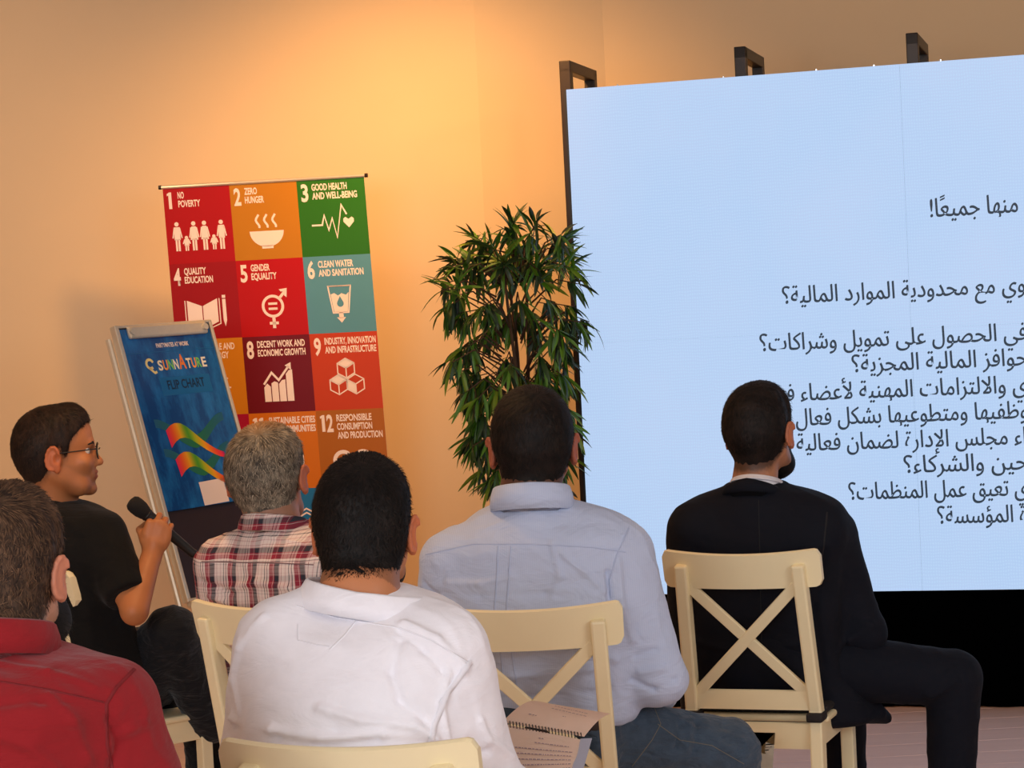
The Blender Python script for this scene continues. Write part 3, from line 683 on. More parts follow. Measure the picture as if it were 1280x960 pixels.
def axis(lo, hi, h, fine=None, hf=None):
    out = [lo]; x = lo
    while x < hi:
        x += hf if (fine and any(a <= x <= b for a, b in fine)) else h; out.append(x)
    return np.array(out, np.float32)
class Field:
    def __init__(s, lo, hi, h, fine=None, hf=None):
        fx = fine if fine else [None] * 3
        s.ax = [axis(lo[i], hi[i], h, fx[i], hf) for i in range(3)]
        s.F = np.full([len(a) for a in s.ax], 1.0, np.float32)
    def sl(s, lo, hi, pad):
        r = []
        for i in range(3):
            a = s.ax[i]; i0 = max(0, int(np.searchsorted(a, lo[i] - pad)) - 1); i1 = min(len(a), int(np.searchsorted(a, hi[i] + pad)) + 1); r.append(slice(i0, max(i1, i0)))
        return tuple(r)
    def grid(s, q): return s.ax[0][q[0]][:, None, None], s.ax[1][q[1]][None, :, None], s.ax[2][q[2]][None, None, :]
    def add(s, p, k=.02, o=0.0):
        q = s.sl(p.lo, p.hi, k + .02 + max(o, 0)); 
        if any(x.stop <= x.start for x in q): return
        d = p.ev(*s.grid(q), o); f = s.F[q]
        h = np.maximum(k - np.abs(d - f), 0) / k; s.F[q] = np.minimum(d, f) - h * h * k * .25
    def cut(s, p, k=.006, o=0.0):
        q = s.sl(p.lo, p.hi, k + .02); d = -p.ev(*s.grid(q), o); f = s.F[q]
        h = np.maximum(k - np.abs(d - f), 0) / k; s.F[q] = np.maximum(d, f) + h * h * k * .25
    def mesh(s, smooth=1):
        F = s.F; S = F < 0
        c = np.zeros([n - 1 for n in F.shape], np.int8)
        for i in (0, 1):
            for j in (0, 1):
                for k in (0, 1): c += S[i:F.shape[0] - 1 + i, j:F.shape[1] - 1 + j, k:F.shape[2] - 1 + k]
        mix = (c > 0) & (c < 8); I, J, K = np.nonzero(mix); N = len(I)
        idx = np.full(mix.shape, -1, np.int32); idx[I, J, K] = np.arange(N)
        corner = {(i, j, k): F[I + i, J + j, K + k] for i in (0, 1) for j in (0, 1) for k in (0, 1)}
        acc = np.zeros((N, 3)); cnt_ = np.zeros(N)
        for a in range(3):
            for u in (0, 1):
                for v in (0, 1):
                    c0 = [0, 0, 0]; o_ = [b for b in range(3) if b != a]; c0[o_[0]] = u; c0[o_[1]] = v; c1 = list(c0); c1[a] = 1
                    f0, f1 = corner[tuple(c0)], corner[tuple(c1)]; m = (f0 < 0) != (f1 < 0)
                    t_ = np.where(m, f0 / np.where(m, f0 - f1, 1), 0); p = np.zeros((N, 3)); p[:, a] = t_; p[:, o_[0]] = u; p[:, o_[1]] = v
                    acc += p * m[:, None]; cnt_ += m
        acc /= cnt_[:, None]
        P = np.stack([s.ax[a][q] + acc[:, a] * (s.ax[a][q + 1] - s.ax[a][q]) for a, q in enumerate((I, J, K))], 1)
        faces = []
        for a in range(3):
            b, c_ = [(1, 2), (2, 0), (0, 1)][a]
            s0 = [slice(None)] * 3; s1 = [slice(None)] * 3; s0[a] = slice(0, -1); s1[a] = slice(1, None)
            for q in (b, c_): s0[q] = slice(1, -1); s1[q] = slice(1, -1)
            A, B = S[tuple(s0)], S[tuple(s1)]; E_ = np.nonzero(A != B); ins = A[E_]
            base = [E_[0].copy(), E_[1].copy(), E_[2].copy()]; base[b] = base[b] + 1; base[c_] = base[c_] + 1
            def cell(db, dc):
                q = [x for x in base]; q[b] = q[b] - 1 + db; q[c_] = q[c_] - 1 + dc; return idx[q[0], q[1], q[2]]
            Q = np.stack([cell(0, 0), cell(1, 0), cell(1, 1), cell(0, 1)], 1)
            Q[~ins] = Q[~ins][:, ::-1]; faces.append(Q)
        Q = np.concatenate(faces)
        for _ in range(smooth):
            sm = np.zeros_like(P); n_ = np.zeros(N)
            for k in range(4):
                np.add.at(sm, Q[:, k], P[Q[:, (k + 1) % 4]]); np.add.at(n_, Q[:, k], 1)
                np.add.at(sm, Q[:, k], P[Q[:, (k - 1) % 4]]); np.add.at(n_, Q[:, k], 1)
            P = P * .5 + sm / n_[:, None] * .5
        return P, Q
def np_normals(P, Q):
    n = np.cross(P[Q[:, 2]] - P[Q[:, 0]], P[Q[:, 3]] - P[Q[:, 1]]); N = np.zeros_like(P)
    for k in range(4): np.add.at(N, Q[:, k], n)
    return N / (np.linalg.norm(N, axis=1)[:, None] + 1e-12)
def np_obj(name, P, Q, mat, parent, col=None):
    me = bpy.data.meshes.new(name); me.vertices.add(len(P)); me.vertices.foreach_set('co', P.astype(np.float32).ravel())
    k = Q.shape[1]; me.loops.add(len(Q) * k); me.loops.foreach_set('vertex_index', Q.astype(np.int32).ravel())
    me.polygons.add(len(Q)); me.polygons.foreach_set('loop_start', np.arange(0, len(Q) * k, k, dtype=np.int32))
    me.polygons.foreach_set('use_smooth', np.ones(len(Q), bool)); me.update(calc_edges=True)
    if col is not None:
        a = me.color_attributes.new('Col', 'FLOAT_COLOR', 'POINT'); c4 = np.ones((len(P), 4), np.float32); c4[:, :3] = col; a.data.foreach_set('color', c4.ravel())
    return link(name, me, mat, parent)
def nz3(P, f, seed=0):                    # cheap smooth noise -1..1
    r = np.random.default_rng(seed); out = np.zeros(len(P))
    for k in range(5):
        d = r.normal(size=3); d /= np.linalg.norm(d); e = r.normal(size=3)
        out += np.sin(P @ d * f * (1 + .35 * k) + 1.7 * np.sin(P @ e * f * .5 + r.uniform(0, 6)) + r.uniform(0, 6)) / 5
    return out

class Person:
    def __init__(s, label, base, yaw, skin=(190, 120, 80), name='person'):
        s.root = empty(name, (base[0], base[1], 0), yaw); tag(s.root, label, 'person', None)
        s.M = Matrix.Translation((base[0], base[1], 0)) @ Matrix.Rotation(yaw, 4, 'Z'); s.Mi = s.M.inverted(); s.yaw = yaw
        s.skin = skin; s.sk = []; s.headp = []; s.tops = []
    def L(s, px, py, Y): return np.array(s.Mi @ at(px, py, Y), np.float32)
    def W2(s, p): return np.array(s.Mi @ Vector(p), np.float32)
    def torso(s, Y, rows, n=2.5):          # rows: (py, pxL, pxR, depth half, dY)
        nd = []
        for py, l, r, b, dy in rows:
            c = s.L((l + r) / 2, py, Y + dy); w = (at(r, py, Y + dy) - at(l, py, Y + dy)).length / 2
            nd.append((c[2], c[0], c[1], max(.03, math.sqrt(max(1e-4, w * w - (b * math.sin(s.yaw)) ** 2)) / math.cos(s.yaw)), b))
        return Loft(nd, n)
    # head prims in head frame -> list of (prim, k)
    def head(s, c, yaw=0, pitch=0, roll=0, sc=1.0, face=False, earout=.35, wide=1.0, edx=.007):
        s.hc = np.array(c, np.float32); s.hR = rotm(yaw, pitch, roll); s.hs = sc; s.hw = wide
        def T(x, y, z): return s.hc + s.hR @ (np.array((x * wide, y, z), np.float32) * sc)
        def E(x, y, z, a, b, c_, Rm=None): return Ell(T(x, y, z), np.array((a * wide, b, c_)) * sc, s.hR if Rm is None else s.hR @ Rm)
        s.T = T
        s.cran = [(E(0, -.014, .038, .076, .098, .084), .02), (E(0, -.030, -.012, .068, .076, .070), .03), (E(0, .030, .042, .066, .062, .074), .02), (E(0, .028, -.040, .060, .060, .062), .03)]
        s.hp = list(s.cran) + [(E(0, .040, -.075, .047, .045, .036), .025), (Cone(T(-.035, .055, -.088), T(.035, .055, -.088), .020 * sc, .020 * sc), .02), (E(0, .080, -.100, .022, .018, .017), .02)]
        for q in (-1, 1): s.hp += [(Cone(T(q * .055, -.01, -.05), T(q * .035, .05, -.092), .016 * sc, .018 * sc), .025), (E(q * .040, .066, -.025, .022, .018, .018), .02)]
        s.hp += [(E(0, .083, .024, .040, .013, .012), .015), (Cone(T(0, .086, .012), T(0, .103, -.024), .009 * sc, .011 * sc), .014), (E(0, .108, -.029, .011, .011, .010), .008), (E(0, .070, -.030, .045, .022, .034), .02)]
        for q in (-1, 1): s.hp += [(E(q * .011, .095, -.033, .008, .009, .008), .006)]
        s.hp += [(E(0, .084, -.062, .026, .014, .018), .014), (E(0, .094, -.055, .020, .009, .0060), .005), (E(0, .093, -.067, .018, .009, .0070), .005)]
        s.hcut = [(E(q * .033, .099, .004, .016, .014, .009), .012) for q in (-1, 1)] + [(E(0, .105, -.061, .022, .008, .0016), .003)]
        s.ears = []
        for q in (-1, 1):
            Re = rotm(-q * earout, R(-8), 0)
            s.ears += [(E(q * (.080 + edx), -.014, -.008, .0075, .0185, .033, Re), .006), (E(q * .079, -.006, -.014, .012 + edx * .5, .014, .021), .010), (E(q * (.079 + edx), -.005, -.038, .0065, .010, .012, Re), .006)]
            for k in range(9):        # helix rim
                a0 = -1.2 + k * .50; a1 = a0 + .50
                rim = lambda a: T(*(np.array((q * (.080 + edx), -.014, -.008)) + Re @ np.array((q * .005, -.018 * math.sin(a) * .95 - .001, .031 * math.cos(a)))))
                s.ears.append((Cone(rim(a0), rim(a1), .0042 * sc, .0042 * sc), .003))
        s.earcut = [(E(q * (.090 + edx), -.004, -.012, .009, .009, .014), .006) for q in (-1, 1)]
        return T
    def hair(s, color, color2, thick=.010, n=7000, length=.014, front=.088, seed=1, comb=(0, -.35, -1), mat=None, zoff=0., name='hair', up=.25, h=.004, quiff=0, crown=None):
        lo = s.hc - .15 * s.hs; hi = s.hc + .15 * s.hs; f = Field(lo, hi, h)
        for p, k in s.cran: f.add(p, k + .01, thick)
        for c in s.nk: f.add(c, .035, .002 + thick * .35)
        if quiff: f.add(Ell(s.T(0, .040, .088), np.array((.058, .052, .034 + quiff)) * s.hs, s.hR), .02)
        # hairline boundary
        X, Y, Z = [a - c for a, c in zip(f.grid((slice(None),) * 3), s.hc)]; Rm = s.hR
        lx = (X * Rm[0, 0] + Y * Rm[1, 0] + Z * Rm[2, 0]) / s.hs; ly = (X * Rm[0, 1] + Y * Rm[1, 1] + Z * Rm[2, 1]) / s.hs; lz = (X * Rm[0, 2] + Y * Rm[1, 2] + Z * Rm[2, 2]) / s.hs
        yb = [-.13, -.09, -.06, -.035, -.022, -.008, .006, .014, .024, .034, .05, .07, .1]
        zb = [-.080, -.084, -.078, -.060, -.034, .020, .026, -.006, -.004, .035, .052, front - .01, front]
        bound = np.interp(ly, yb, zb).astype(np.float32) + zoff
        bound = np.where((ly < -.05), bound - .006 + .5 * np.abs(lx) ** 1.0 * .12, bound) + (.0025 * np.sin(lx * 310 + 2 * np.sin(lx * 140)) + .002 * np.sin(lx * 720)).astype(np.float32)
        taper = np.clip(1 - (lz - bound) / .085, 0, 1) ** .8 * (thick - .0015)
        f.F = f.F + taper.astype(np.float32)
        g = (bound - lz).astype(np.float32) * .8; kk = .006
        hh = np.maximum(kk - np.abs(g - f.F), 0) / kk; f.F = np.maximum(g, f.F) + hh * hh * kk * .25
        P, Q = f.mesh(1); N = np_normals(P, Q)
        P = P + N * (nz3(P, 170, seed) * .0013 + nz3(P * np.array((1, 1, .4)), 420, seed + 1) * .0008)[:, None]
        r = np.random.default_rng(seed)
        c1, c2 = np.array(rgb(*color)[:3]), np.array(rgb(*color2)[:3])
        col = c1[None] + (c2 - c1)[None] * (np.clip(.3 + .5 * nz3(P, 90, seed + 3), 0, 1))[:, None]
        # strands
        fi = r.integers(0, len(Q), n * 2); ctr = P[Q[fi]].mean(1); nn = N[Q[fi, 0]]
        loc = ((ctr - s.hc) @ Rm) / s.hs
        keep = (np.linalg.norm((ctr - (s.hc + Rm @ np.array((0, -.01, .0)))), axis=1) > .06 * s.hs) & (loc[:, 2] > -.076 + zoff)
        ctr, nn, loc = ctr[keep][:n], nn[keep][:n], loc[keep][:n]; m = len(ctr)
        cb = (Rm @ np.array(comb, float)); tg = np.tile(cb, (m, 1)) + r.normal(size=(m, 3)) * .45
        # on the crown comb away from the whorl
        topw = np.clip((loc[:, 2] - .06) / .05, 0, 1)[:, None]; out = (loc - np.array((.01, -.06, .1))) @ Rm.T; out[:, :] /= np.linalg.norm(out, axis=1)[:, None]
        tg = tg * (1 - topw) + out * topw; tg -= nn * (tg * nn).sum(1)[:, None]; tg /= np.linalg.norm(tg, axis=1)[:, None] + 1e-9
        L_ = length * s.hs * r.uniform(.6, 1.25, m)[:, None] * np.clip((loc[:, 2] + .095) / .06, .35, 1)[:, None]
        d1 = tg + nn * (up + .15 * r.random((m, 1))); d1 /= np.linalg.norm(d1, axis=1)[:, None]
        p0 = ctr - nn * .002; p1 = p0 + d1 * L_ * .55; p2 = p1 + (d1 * .7 + tg * .35 - nn * .18) * L_ * .55
        sd = np.cross(d1, nn) ; sd /= np.linalg.norm(sd, axis=1)[:, None] + 1e-9; w = .00075 * s.hs
        V_ = np.stack([p0 - sd * w, p0 + sd * w, p1 + sd * w * .8, p1 - sd * w * .8, p2], 1).reshape(-1, 3)
        b = len(P) + np.arange(m)[:, None] * 5
        Fq = np.concatenate([b + np.array([0, 1, 2, 3])], 0); Ft = np.concatenate([b + np.array([3, 2, 4, 4])], 0)
        cs = c1[None] + (c2 - c1)[None] * (r.random((m, 1)) ** 1.5)
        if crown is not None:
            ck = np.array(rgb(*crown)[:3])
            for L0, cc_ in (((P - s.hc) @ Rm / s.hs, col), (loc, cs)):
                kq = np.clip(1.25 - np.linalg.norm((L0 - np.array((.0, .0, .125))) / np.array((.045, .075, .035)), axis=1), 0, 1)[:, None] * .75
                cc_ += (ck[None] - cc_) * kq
        P2 = np.concatenate([P, V_]); col2 = np.concatenate([col, np.repeat(cs, 5, 0)])
        me = bpy.data.meshes.new(name)
        fl_ = [tuple(q) for q in Q.tolist()] + [tuple(q) for q in Fq.tolist()] + [tuple(q[:3]) for q in Ft.tolist()]
        me.from_pydata(P2.tolist(), [], fl_); me.polygons.foreach_set('use_smooth', np.ones(len(me.polygons), bool))
        a = me.color_attributes.new('Col', 'FLOAT_COLOR', 'POINT'); c4 = np.ones((len(P2), 4), np.float32); c4[:, :3] = col2; a.data.foreach_set('color', c4.ravel())
        s.hairbound = (yb, zb, zoff)
        return link(name, me, mat or m_hair, s.root)
    def beard(s, color, thick=.010, low=-.03, n=2500, seed=5, length=.012, name='beard'):
        lo = s.hc - .16 * s.hs; hi = s.hc + .16 * s.hs; f = Field(lo, hi, .004)
        for p, k in s.hp[:9]: f.add(p, k, thick * .6)
        f.add(Ell(s.T(0, .055, -.098), np.array((.048, .045, .030)) * s.hs, s.hR), .03, thick)
        X, Y, Z = [a - c for a, c in zip(f.grid((slice(None),) * 3), s.hc)]; Rm = s.hR
        ly = (X * Rm[0, 1] + Y * Rm[1, 1] + Z * Rm[2, 1]) / s.hs; lz = (X * Rm[0, 2] + Y * Rm[1, 2] + Z * Rm[2, 2]) / s.hs; lx = (X * Rm[0, 0] + Y * Rm[1, 0] + Z * Rm[2, 0]) / s.hs
        top = np.interp(ly, [.0, .012, .02, .035, .06, .08, .12], [-.0, .01, .01, -.035, -.050, -.046, -.044]); g = np.maximum((lz - top), (.008 - ly)) 
        mouth = .010 - np.sqrt((lx / 2.2) ** 2 + (lz + .0615) ** 2); g = np.maximum(g, np.where(ly > .07, mouth, -1))
        f.F = np.maximum(f.F, g.astype(np.float32)); P, Q = f.mesh(1); N = np_normals(P, Q); r = np.random.default_rng(seed)
        c1 = np.array(rgb(*color)[:3]); fi = r.integers(0, len(Q), n); ctr = P[Q[fi]].mean(1); nn = N[Q[fi, 0]]
        tg = np.tile(Rm @ np.array((0, .3, -1.)), (n, 1)) + r.normal(size=(n, 3)) * .35; d1 = tg * .7 + nn * .55; d1 /= np.linalg.norm(d1, axis=1)[:, None]
        L_ = length * r.uniform(.5, 1.2, (n, 1)); sd = np.cross(d1, nn); sd /= np.linalg.norm(sd, axis=1)[:, None] + 1e-9
        p0 = ctr - nn * .002; V_ = np.stack([p0 - sd * .0005, p0 + sd * .0005, p0 + d1 * L_], 1).reshape(-1, 3); b = len(P) + np.arange(n)[:, None] * 3
        me = bpy.data.meshes.new(name); me.from_pydata(np.concatenate([P, V_]).tolist(), [], [tuple(q) for q in Q.tolist()] + [tuple(q) for q in (b + np.array([0, 1, 2])).tolist()])
        me.polygons.foreach_set('use_smooth', np.ones(len(me.polygons), bool))
        a = me.color_attributes.new('Col', 'FLOAT_COLOR', 'POINT'); c4 = np.ones((len(P) + len(V_), 4), np.float32); c4[:, :3] = c1 * .9; a.data.foreach_set('color', c4.ravel())
        return link(name, me, m_hair, s.root)
    def nb(s, c, a, b, h=.085):
        c = np.array(c, float); return (Ell(c + np.array((0, .002, -.050)), (a + .020, b + .022, h)), .05)
    def trap(s, c, sh, r0=.05, r1=.055): c = np.array(c, float); return (Cone(c + (np.array(sh) - c) * .15 + np.array((0, 0, -.05)), np.array(sh) + np.array((0, 0, .0)), r0, r1), .05)
    def hand(s, wrist, d, up, curl=(.5, .5, .5, .5), side=1, sc=1.0, thumb=.5, spread=.06):
        """wrist -> fingers along d; up = back of the hand; side=1 right hand (thumb towards -cross)"""
        d = np.array(d, float); d /= np.linalg.norm(d); up = np.array(up, float); up -= d * up.dot(d); up /= np.linalg.norm(up)
        x = np.cross(d, up) * side                 # towards little finger
        w = np.array(wrist, float); out = []
        Rm = np.stack([x, d, up], 1).astype(np.float32)
        out.append((Ell(w + d * .050 * sc, np.array((.041, .052, .016)) * sc, Rm), .010))
        out.append((Cone(w - d * .01 * sc, w + d * .03 * sc, .024 * sc, .022 * sc), .015))
        out.append((Cone(w + d * .02 * sc - x * .018 * sc - up * .006 * sc, w + d * .055 * sc - x * .032 * sc - up * .008 * sc, .016 * sc, .013 * sc), .012))
        Ls = ((.040, .025, .020), (.044, .029, .021), (.041, .027, .021), (.033, .021, .018))
        for i in range(4):
            p = w + d * (.088 - (.006 if i in (0, 2) else 0) - (.014 if i == 3 else 0)) * sc + x * (-.030 + .0195 * i) * sc
            dd = d + x * (i - 1.4) * spread; dd /= np.linalg.norm(dd); rr = (.0095, .0095, .009, .0078)[i] * sc
            out.append((Cone(p - dd * .03 * sc + up * .003, p, .009 * sc, rr), .008))
            a = 0
            for j in range(3):
                a += curl[i] * (1.0, 1.15, .7)[j]
                v = dd * math.cos(a) - up * math.sin(a); q = p + v * Ls[i][j] * sc
                out.append((Cone(p, q, rr * (1 - .06 * j), rr * (.94 - .09 * j)), .0025)); p = q
        p = w + d * .030 * sc - x * .030 * sc - up * .006 * sc
        v1 = d * .72 - x * .62 - up * .30 * (thumb + .3); v1 /= np.linalg.norm(v1); q = p + v1 * .036 * sc; out.append((Cone(p, q, .013 * sc, .0105 * sc), .008))
        v2 = v1 * (1 - .3 * thumb) + (x * .9 - up * .5) * thumb; v2 /= np.linalg.norm(v2); r_ = q + v2 * .028 * sc; out.append((Cone(q, r_, .0105 * sc, .0095 * sc), .003))
        v3 = v2 * (1 - .3 * thumb) + (x * .9 - up * .2) * thumb; v3 /= np.linalg.norm(v3); out.append((Cone(r_, r_ + v3 * .024 * sc, .0095 * sc, .008 * sc), .003))
        s.sk += out
    def body(s, torso, limbs, neck, legs, finebox=None, hf=.0042, stub=(60, 40, 30), stubw=.6, h=.009):
        """one continuous skin mesh"""
        pr = [(torso, .03, -.014)] + [(c, .03, -.010) for c in limbs] + [(c, .03, -.012) for c in legs] + [(c, .03, 0) for c in neck] + [(p, k, 0) for p, k in s.hp]
        lo = np.min([p.lo for p, _, _ in pr] + [p.lo for p, _ in s.sk + s.ears], 0) - .03; hi = np.max([p.hi for p, _, _ in pr] + [p.hi for p, _ in s.sk + s.ears], 0) + .03
        e = .125 * s.hs
        fb = [[(float(s.hc[i] - e), float(s.hc[i] + e))] for i in range(3)]
        if finebox is not None:
            for i in range(3): fb[i].append((float(finebox[0][i]), float(finebox[1][i])))
        f = Field(lo, hi, h, fb, hf)
        for p, k, o in pr: f.add(p, k, o)
        for p, k in s.hcut: f.cut(p, k)
        for p, k in s.ears: f.add(p, k)
        for p, k in s.earcut: f.cut(p, k)
        for p, k in s.sk: f.add(p, k)
        P, Q = f.mesh(1)
        base = np.array(rgb(*s.skin)[:3]); st = np.array(rgb(*stub)[:3])
        loc = ((P - s.hc) @ s.hR) / s.hs
        col = base[None] * (1 + .10 * nz3(P, 40, 3)[:, None]); dh = np.linalg.norm(loc, axis=1) < .16
        yb, zb, zo = s.hairbound; b = np.interp(loc[:, 1], yb, zb) + zo
        b = np.where(loc[:, 1] < -.05, b - .006 + .06 * np.abs(loc[:, 0]), b); w = np.clip(1 - (b - loc[:, 2] + .005 * nz3(P, 300, 8)) / .024, 0, 1) ** 1.5 * dh * stubw * (np.abs(loc[:, 0]) < .079 * s.hw)
        jaw = np.clip((-.035 - loc[:, 2]) / .02, 0, 1) * np.clip((loc[:, 1] - .0) / .02, 0, 1) * dh * stubw * .5
        w = np.clip(np.maximum(w, jaw), 0, 1)[:, None]; col = col * (1 - w) + st[None] * w
        lip = (np.abs(loc[:, 0]) < .022) & (loc[:, 1] > .089) & (np.abs(loc[:, 2] + .0615) < .013) & dh; col[lip] = col[lip] * np.array((.85, .55, .55))
        ear = (np.abs(loc[:, 0]) > .079 * s.hw) & dh & (np.abs(loc[:, 2] + .01) < .05); col[ear] = col[ear] * np.array((1.08, .80, .75))
        return np_obj('body', P, Q, m_skin, s.root, col)
    def garment(s, name, prims, mat, h=.0065, folds=(), noise=(.0022, 26), cuts=(), seed=3, smooth=1, nzfn=None):
        lo = np.min([p[0].lo for p in prims], 0) - .035; hi = np.max([p[0].hi for p in prims], 0) + .035
        f = Field(lo, hi, h)
        for p in prims: f.add(p[0], p[1], p[2] if len(p) > 2 else 0)
        for c in cuts:                     # (point, normal): remove the side the normal points to
            p, n = np.array(c[0], np.float32), np.array(c[1], np.float32); n = n / np.linalg.norm(n)
            X, Y, Z = f.grid((slice(None),) * 3); d = (X - p[0]) * n[0] + (Y - p[1]) * n[1] + (Z - p[2]) * n[2]
            if len(c) > 2:
                rad = np.sqrt((X - p[0]) ** 2 + (Y - p[1]) ** 2 + (Z - p[2]) ** 2) - c[2]; d = np.maximum(d, -c[2] * 0 + d); d = np.where(rad > 0, -1, d)
            f.F = np.maximum(f.F, d)
        P, Q = f.mesh(smooth); N = np_normals(P, Q)
        a, fr = noise
        amp = nzfn(P)[:, None] if nzfn else 1.0
        P = P + N * (nz3(P * np.array((1, 1, 1.6)), fr, seed) * a)[:, None] * amp
        r1 = 1 - np.abs(nz3(P * np.array((1, 1, 1.8)), fr * 1.4, seed + 9)) * 2.5
        P = P + N * (np.clip(r1, 0, 1) * a * 1.2)[:, None] * amp
        if folds:
            bv = BVHTree.FromPolygons([tuple(map(float, p)) for p in P], Q.tolist())
            o_ = s.Mi @ CAMP
            for pl, am, w in folds:
                am = am * 1.5; w = w * .9
                pts = []
                for px, py in pl:
                    d = (s.Mi.to_3x3() @ ray(px, py)).normalized(); hit = bv.ray_cast(o_, d)
                    if hit[0] is not None: pts.append(np.array(hit[0]))
                for A, B in zip(pts, pts[1:]):
                    if np.linalg.norm(A - B) > .35: continue
                    m = np.all((P > np.minimum(A, B) - 3 * w) & (P < np.maximum(A, B) + 3 * w), 1); p = P[m]; d = B - A
                    t_ = np.clip(((p - A) @ d) / (d @ d + 1e-9), 0, 1); dist = np.linalg.norm(p - A - t_[:, None] * d, axis=1)
                    P[m] = p + N[m] * (am * np.exp(-(dist / w) ** 2))[:, None]
        o = np_obj(name, P, Q, mat, s.root)
        s.surf = BVHTree.FromPolygons([tuple(map(float, p)) for p in P], Q.tolist())
        return o
    def seam(s, pl, mat, w=.0022, t_=.0010, name='seam', dash=False):
        o_ = s.Mi @ CAMP; pts = []
        for (x0, y0), (x1, y1) in zip(pl, pl[1:]):
            n = max(2, int(math.hypot(x1 - x0, y1 - y0) / 4))
            for k in range(n + 1):
                if k == 0 and pts: continue
                d = (s.Mi.to_3x3() @ ray(x0 + (x1 - x0) * k / n, y0 + (y1 - y0) * k / n)).normalized(); hit = s.surf.ray_cast(o_, d)
                if hit[0] is not None: pts.append((hit[0], hit[1]))
        if len(pts) < 2: return
        bm = bmesh.new(); rows = []
        for i, (p, n) in enumerate(pts):
            t__ = (pts[min(i + 1, len(pts) - 1)][0] - pts[max(i - 1, 0)][0]).normalized(); sd = t__.cross(n).normalized()
            rows.append([bm.verts.new(p + sd * w - n * .002), bm.verts.new(p + sd * w * .8 + n * t_), bm.verts.new(p - sd * w * .8 + n * t_), bm.verts.new(p - sd * w - n * .002)])
        for i in range(len(rows) - 1):
            if (pts[i][0] - pts[i + 1][0]).length > .06: continue
            if dash and i % 2: continue
            for k in range(3): bm.faces.new((rows[i][k], rows[i][k + 1], rows[i + 1][k + 1], rows[i + 1][k]))
        return bmobj(name, bm, mat, s.root, smooth=True)
    def collar(s, c, a, b, mat, tilt=.35, h_back=.040, h_front=.03, flare=.010, yaw=0, span=150, fall=.9, drop=.012, name='collar', thick=.004, roll=0, rise=0):
        """shirt collar: stand plus fold-over leaf around the neck; c = centre of its lower edge"""
        Rm = rotm(yaw, -tilt, roll); c = np.array(c, float); bm = bmesh.new(); N = 40; rows = []
        for i in range(N + 1):
            th = R(-span + 2 * span * i / N); u = abs(th) / R(span)
            h = h_back * (1 - u) + h_front * u
            ca, sa = math.sin(th), -math.cos(th)
            def P(r, z): return Vector(c + Rm @ np.array((ca * (a + r), sa * (b + r), z)))
            tip = max(0, (u - .75) / .25)
            prof = [P(.000, -.022), P(-.002, h * .5), P(-.003, h - .002), P(.001, h + .0015), P(.005, h - .002), P(.007 + flare * .5, h * .5), P(.008 + flare, h * (1 - fall) - drop - .016 * tip), P(.004 + flare, h * (1 - fall) - drop - .016 * tip), P(.004, h * .45)]
            rows.append([bm.verts.new(p) for p in prof])
        k_ = len(rows[0])
        for i in range(N):
            for k in range(k_): bm.faces.new((rows[i][k], rows[i][(k + 1) % k_], rows[i + 1][(k + 1) % k_], rows[i + 1][k]))
        bm.faces.new(rows[0]); bm.faces.new(rows[-1][::-1])
        return bmobj(name, bm, mat, s.root, smooth=True)
    def shoe(s, ankle, d, mat=None):
        d = np.array(d, float); d /= np.linalg.norm(d); a = np.array(ankle, float); a[2] = 0
        Rm = np.stack([np.array((d[1], -d[0], 0)), d, np.array((0, 0, 1))], 1).astype(np.float32)
        pr = [(Ell(a + d * .02 + np.array((0, 0, .045)), (.040, .075, .045), Rm), .03), (Ell(a + d * .12 + np.array((0, 0, .032)), (.046, .085, .032), Rm), .04), (Cone(a + np.array((0, 0, .06)), a + np.array((0, 0, .10)), .042, .044), .02)]
        f = Field(a - .3, a + .3, .008)
        for p, k in pr: f.add(p, k)
        X, Y, Z = f.grid((slice(None),) * 3); f.F = np.maximum(f.F, (.004 - Z) + 0 * X + 0 * Y)
        P, Q = f.mesh(1); return np_obj('shoe', P, Q, mat or m_shoe, s.root)
def _eyes(s, col=(24, 15, 11)):
    G = lambda x, y, z: Vector(s.T(x, y, z).tolist())
    if 'brow' not in SKB: SKB['brow'] = simple('eyebrow_hair', rgb(*col), .8, noise=.1)
    for q in (-1, 1):
        bm = bmesh.new(); bmesh.ops.create_icosphere(bm, subdivisions=3, radius=.0125 * s.hs, matrix=Matrix.Translation(G(q * .032, .0715, .004))); bmobj('eyeball', bm, m_eye, s.root, smooth=True)
        bm = bmesh.new(); bmesh.ops.create_icosphere(bm, subdivisions=2, radius=.0054 * s.hs, matrix=Matrix.Translation(G(q * .032, .0795, .004))); bmobj('iris', bm, m_shoe, s.root, smooth=True)
        bm = bmesh.new(); tube(bm, [G(q * .014, .095, .021), G(q * .030, .092, .027), G(q * .048, .080, .022)], [.002, .0042, .0015], 6); bmobj('eyebrow', bm, SKB['brow'], s.root, smooth=True)
SKB = {}
Person.eyes = _eyes
#PEOPLE
SK = {}
c_blue = cloth('blue_cotton', rgb(184, 195, 224), wr=.5, stripe=(95, rgb(202, 211, 234)))
c_white = cloth('white_cotton', rgb(246, 242, 248), wr=.3)
c_red = cloth('red_cotton', rgb(142, 21, 28), wr=.35)
c_navy = cloth('navy_suiting', rgb(7, 10, 22), wr=.2, sheen=.0)
c_tee = cloth('black_jersey', rgb(9, 8, 8), wr=.3, sheen=.05)
c_jean = cloth('denim', rgb(64, 78, 94), wr=.7, wscale=18, noise=.45)
c_djean = cloth('dark_denim', rgb(13, 16, 22), wr=.5, wscale=16, noise=.2)
c_trou = cloth('grey_trousers', rgb(40, 40, 46), wr=.3)
s_white = simple('white_thread', rgb(238, 234, 240), .8, noise=.02)
s_blue = simple('blue_thread', rgb(182, 193, 222), .8, noise=.02)
s_red = simple('red_thread', rgb(120, 14, 22), .8, noise=.02)
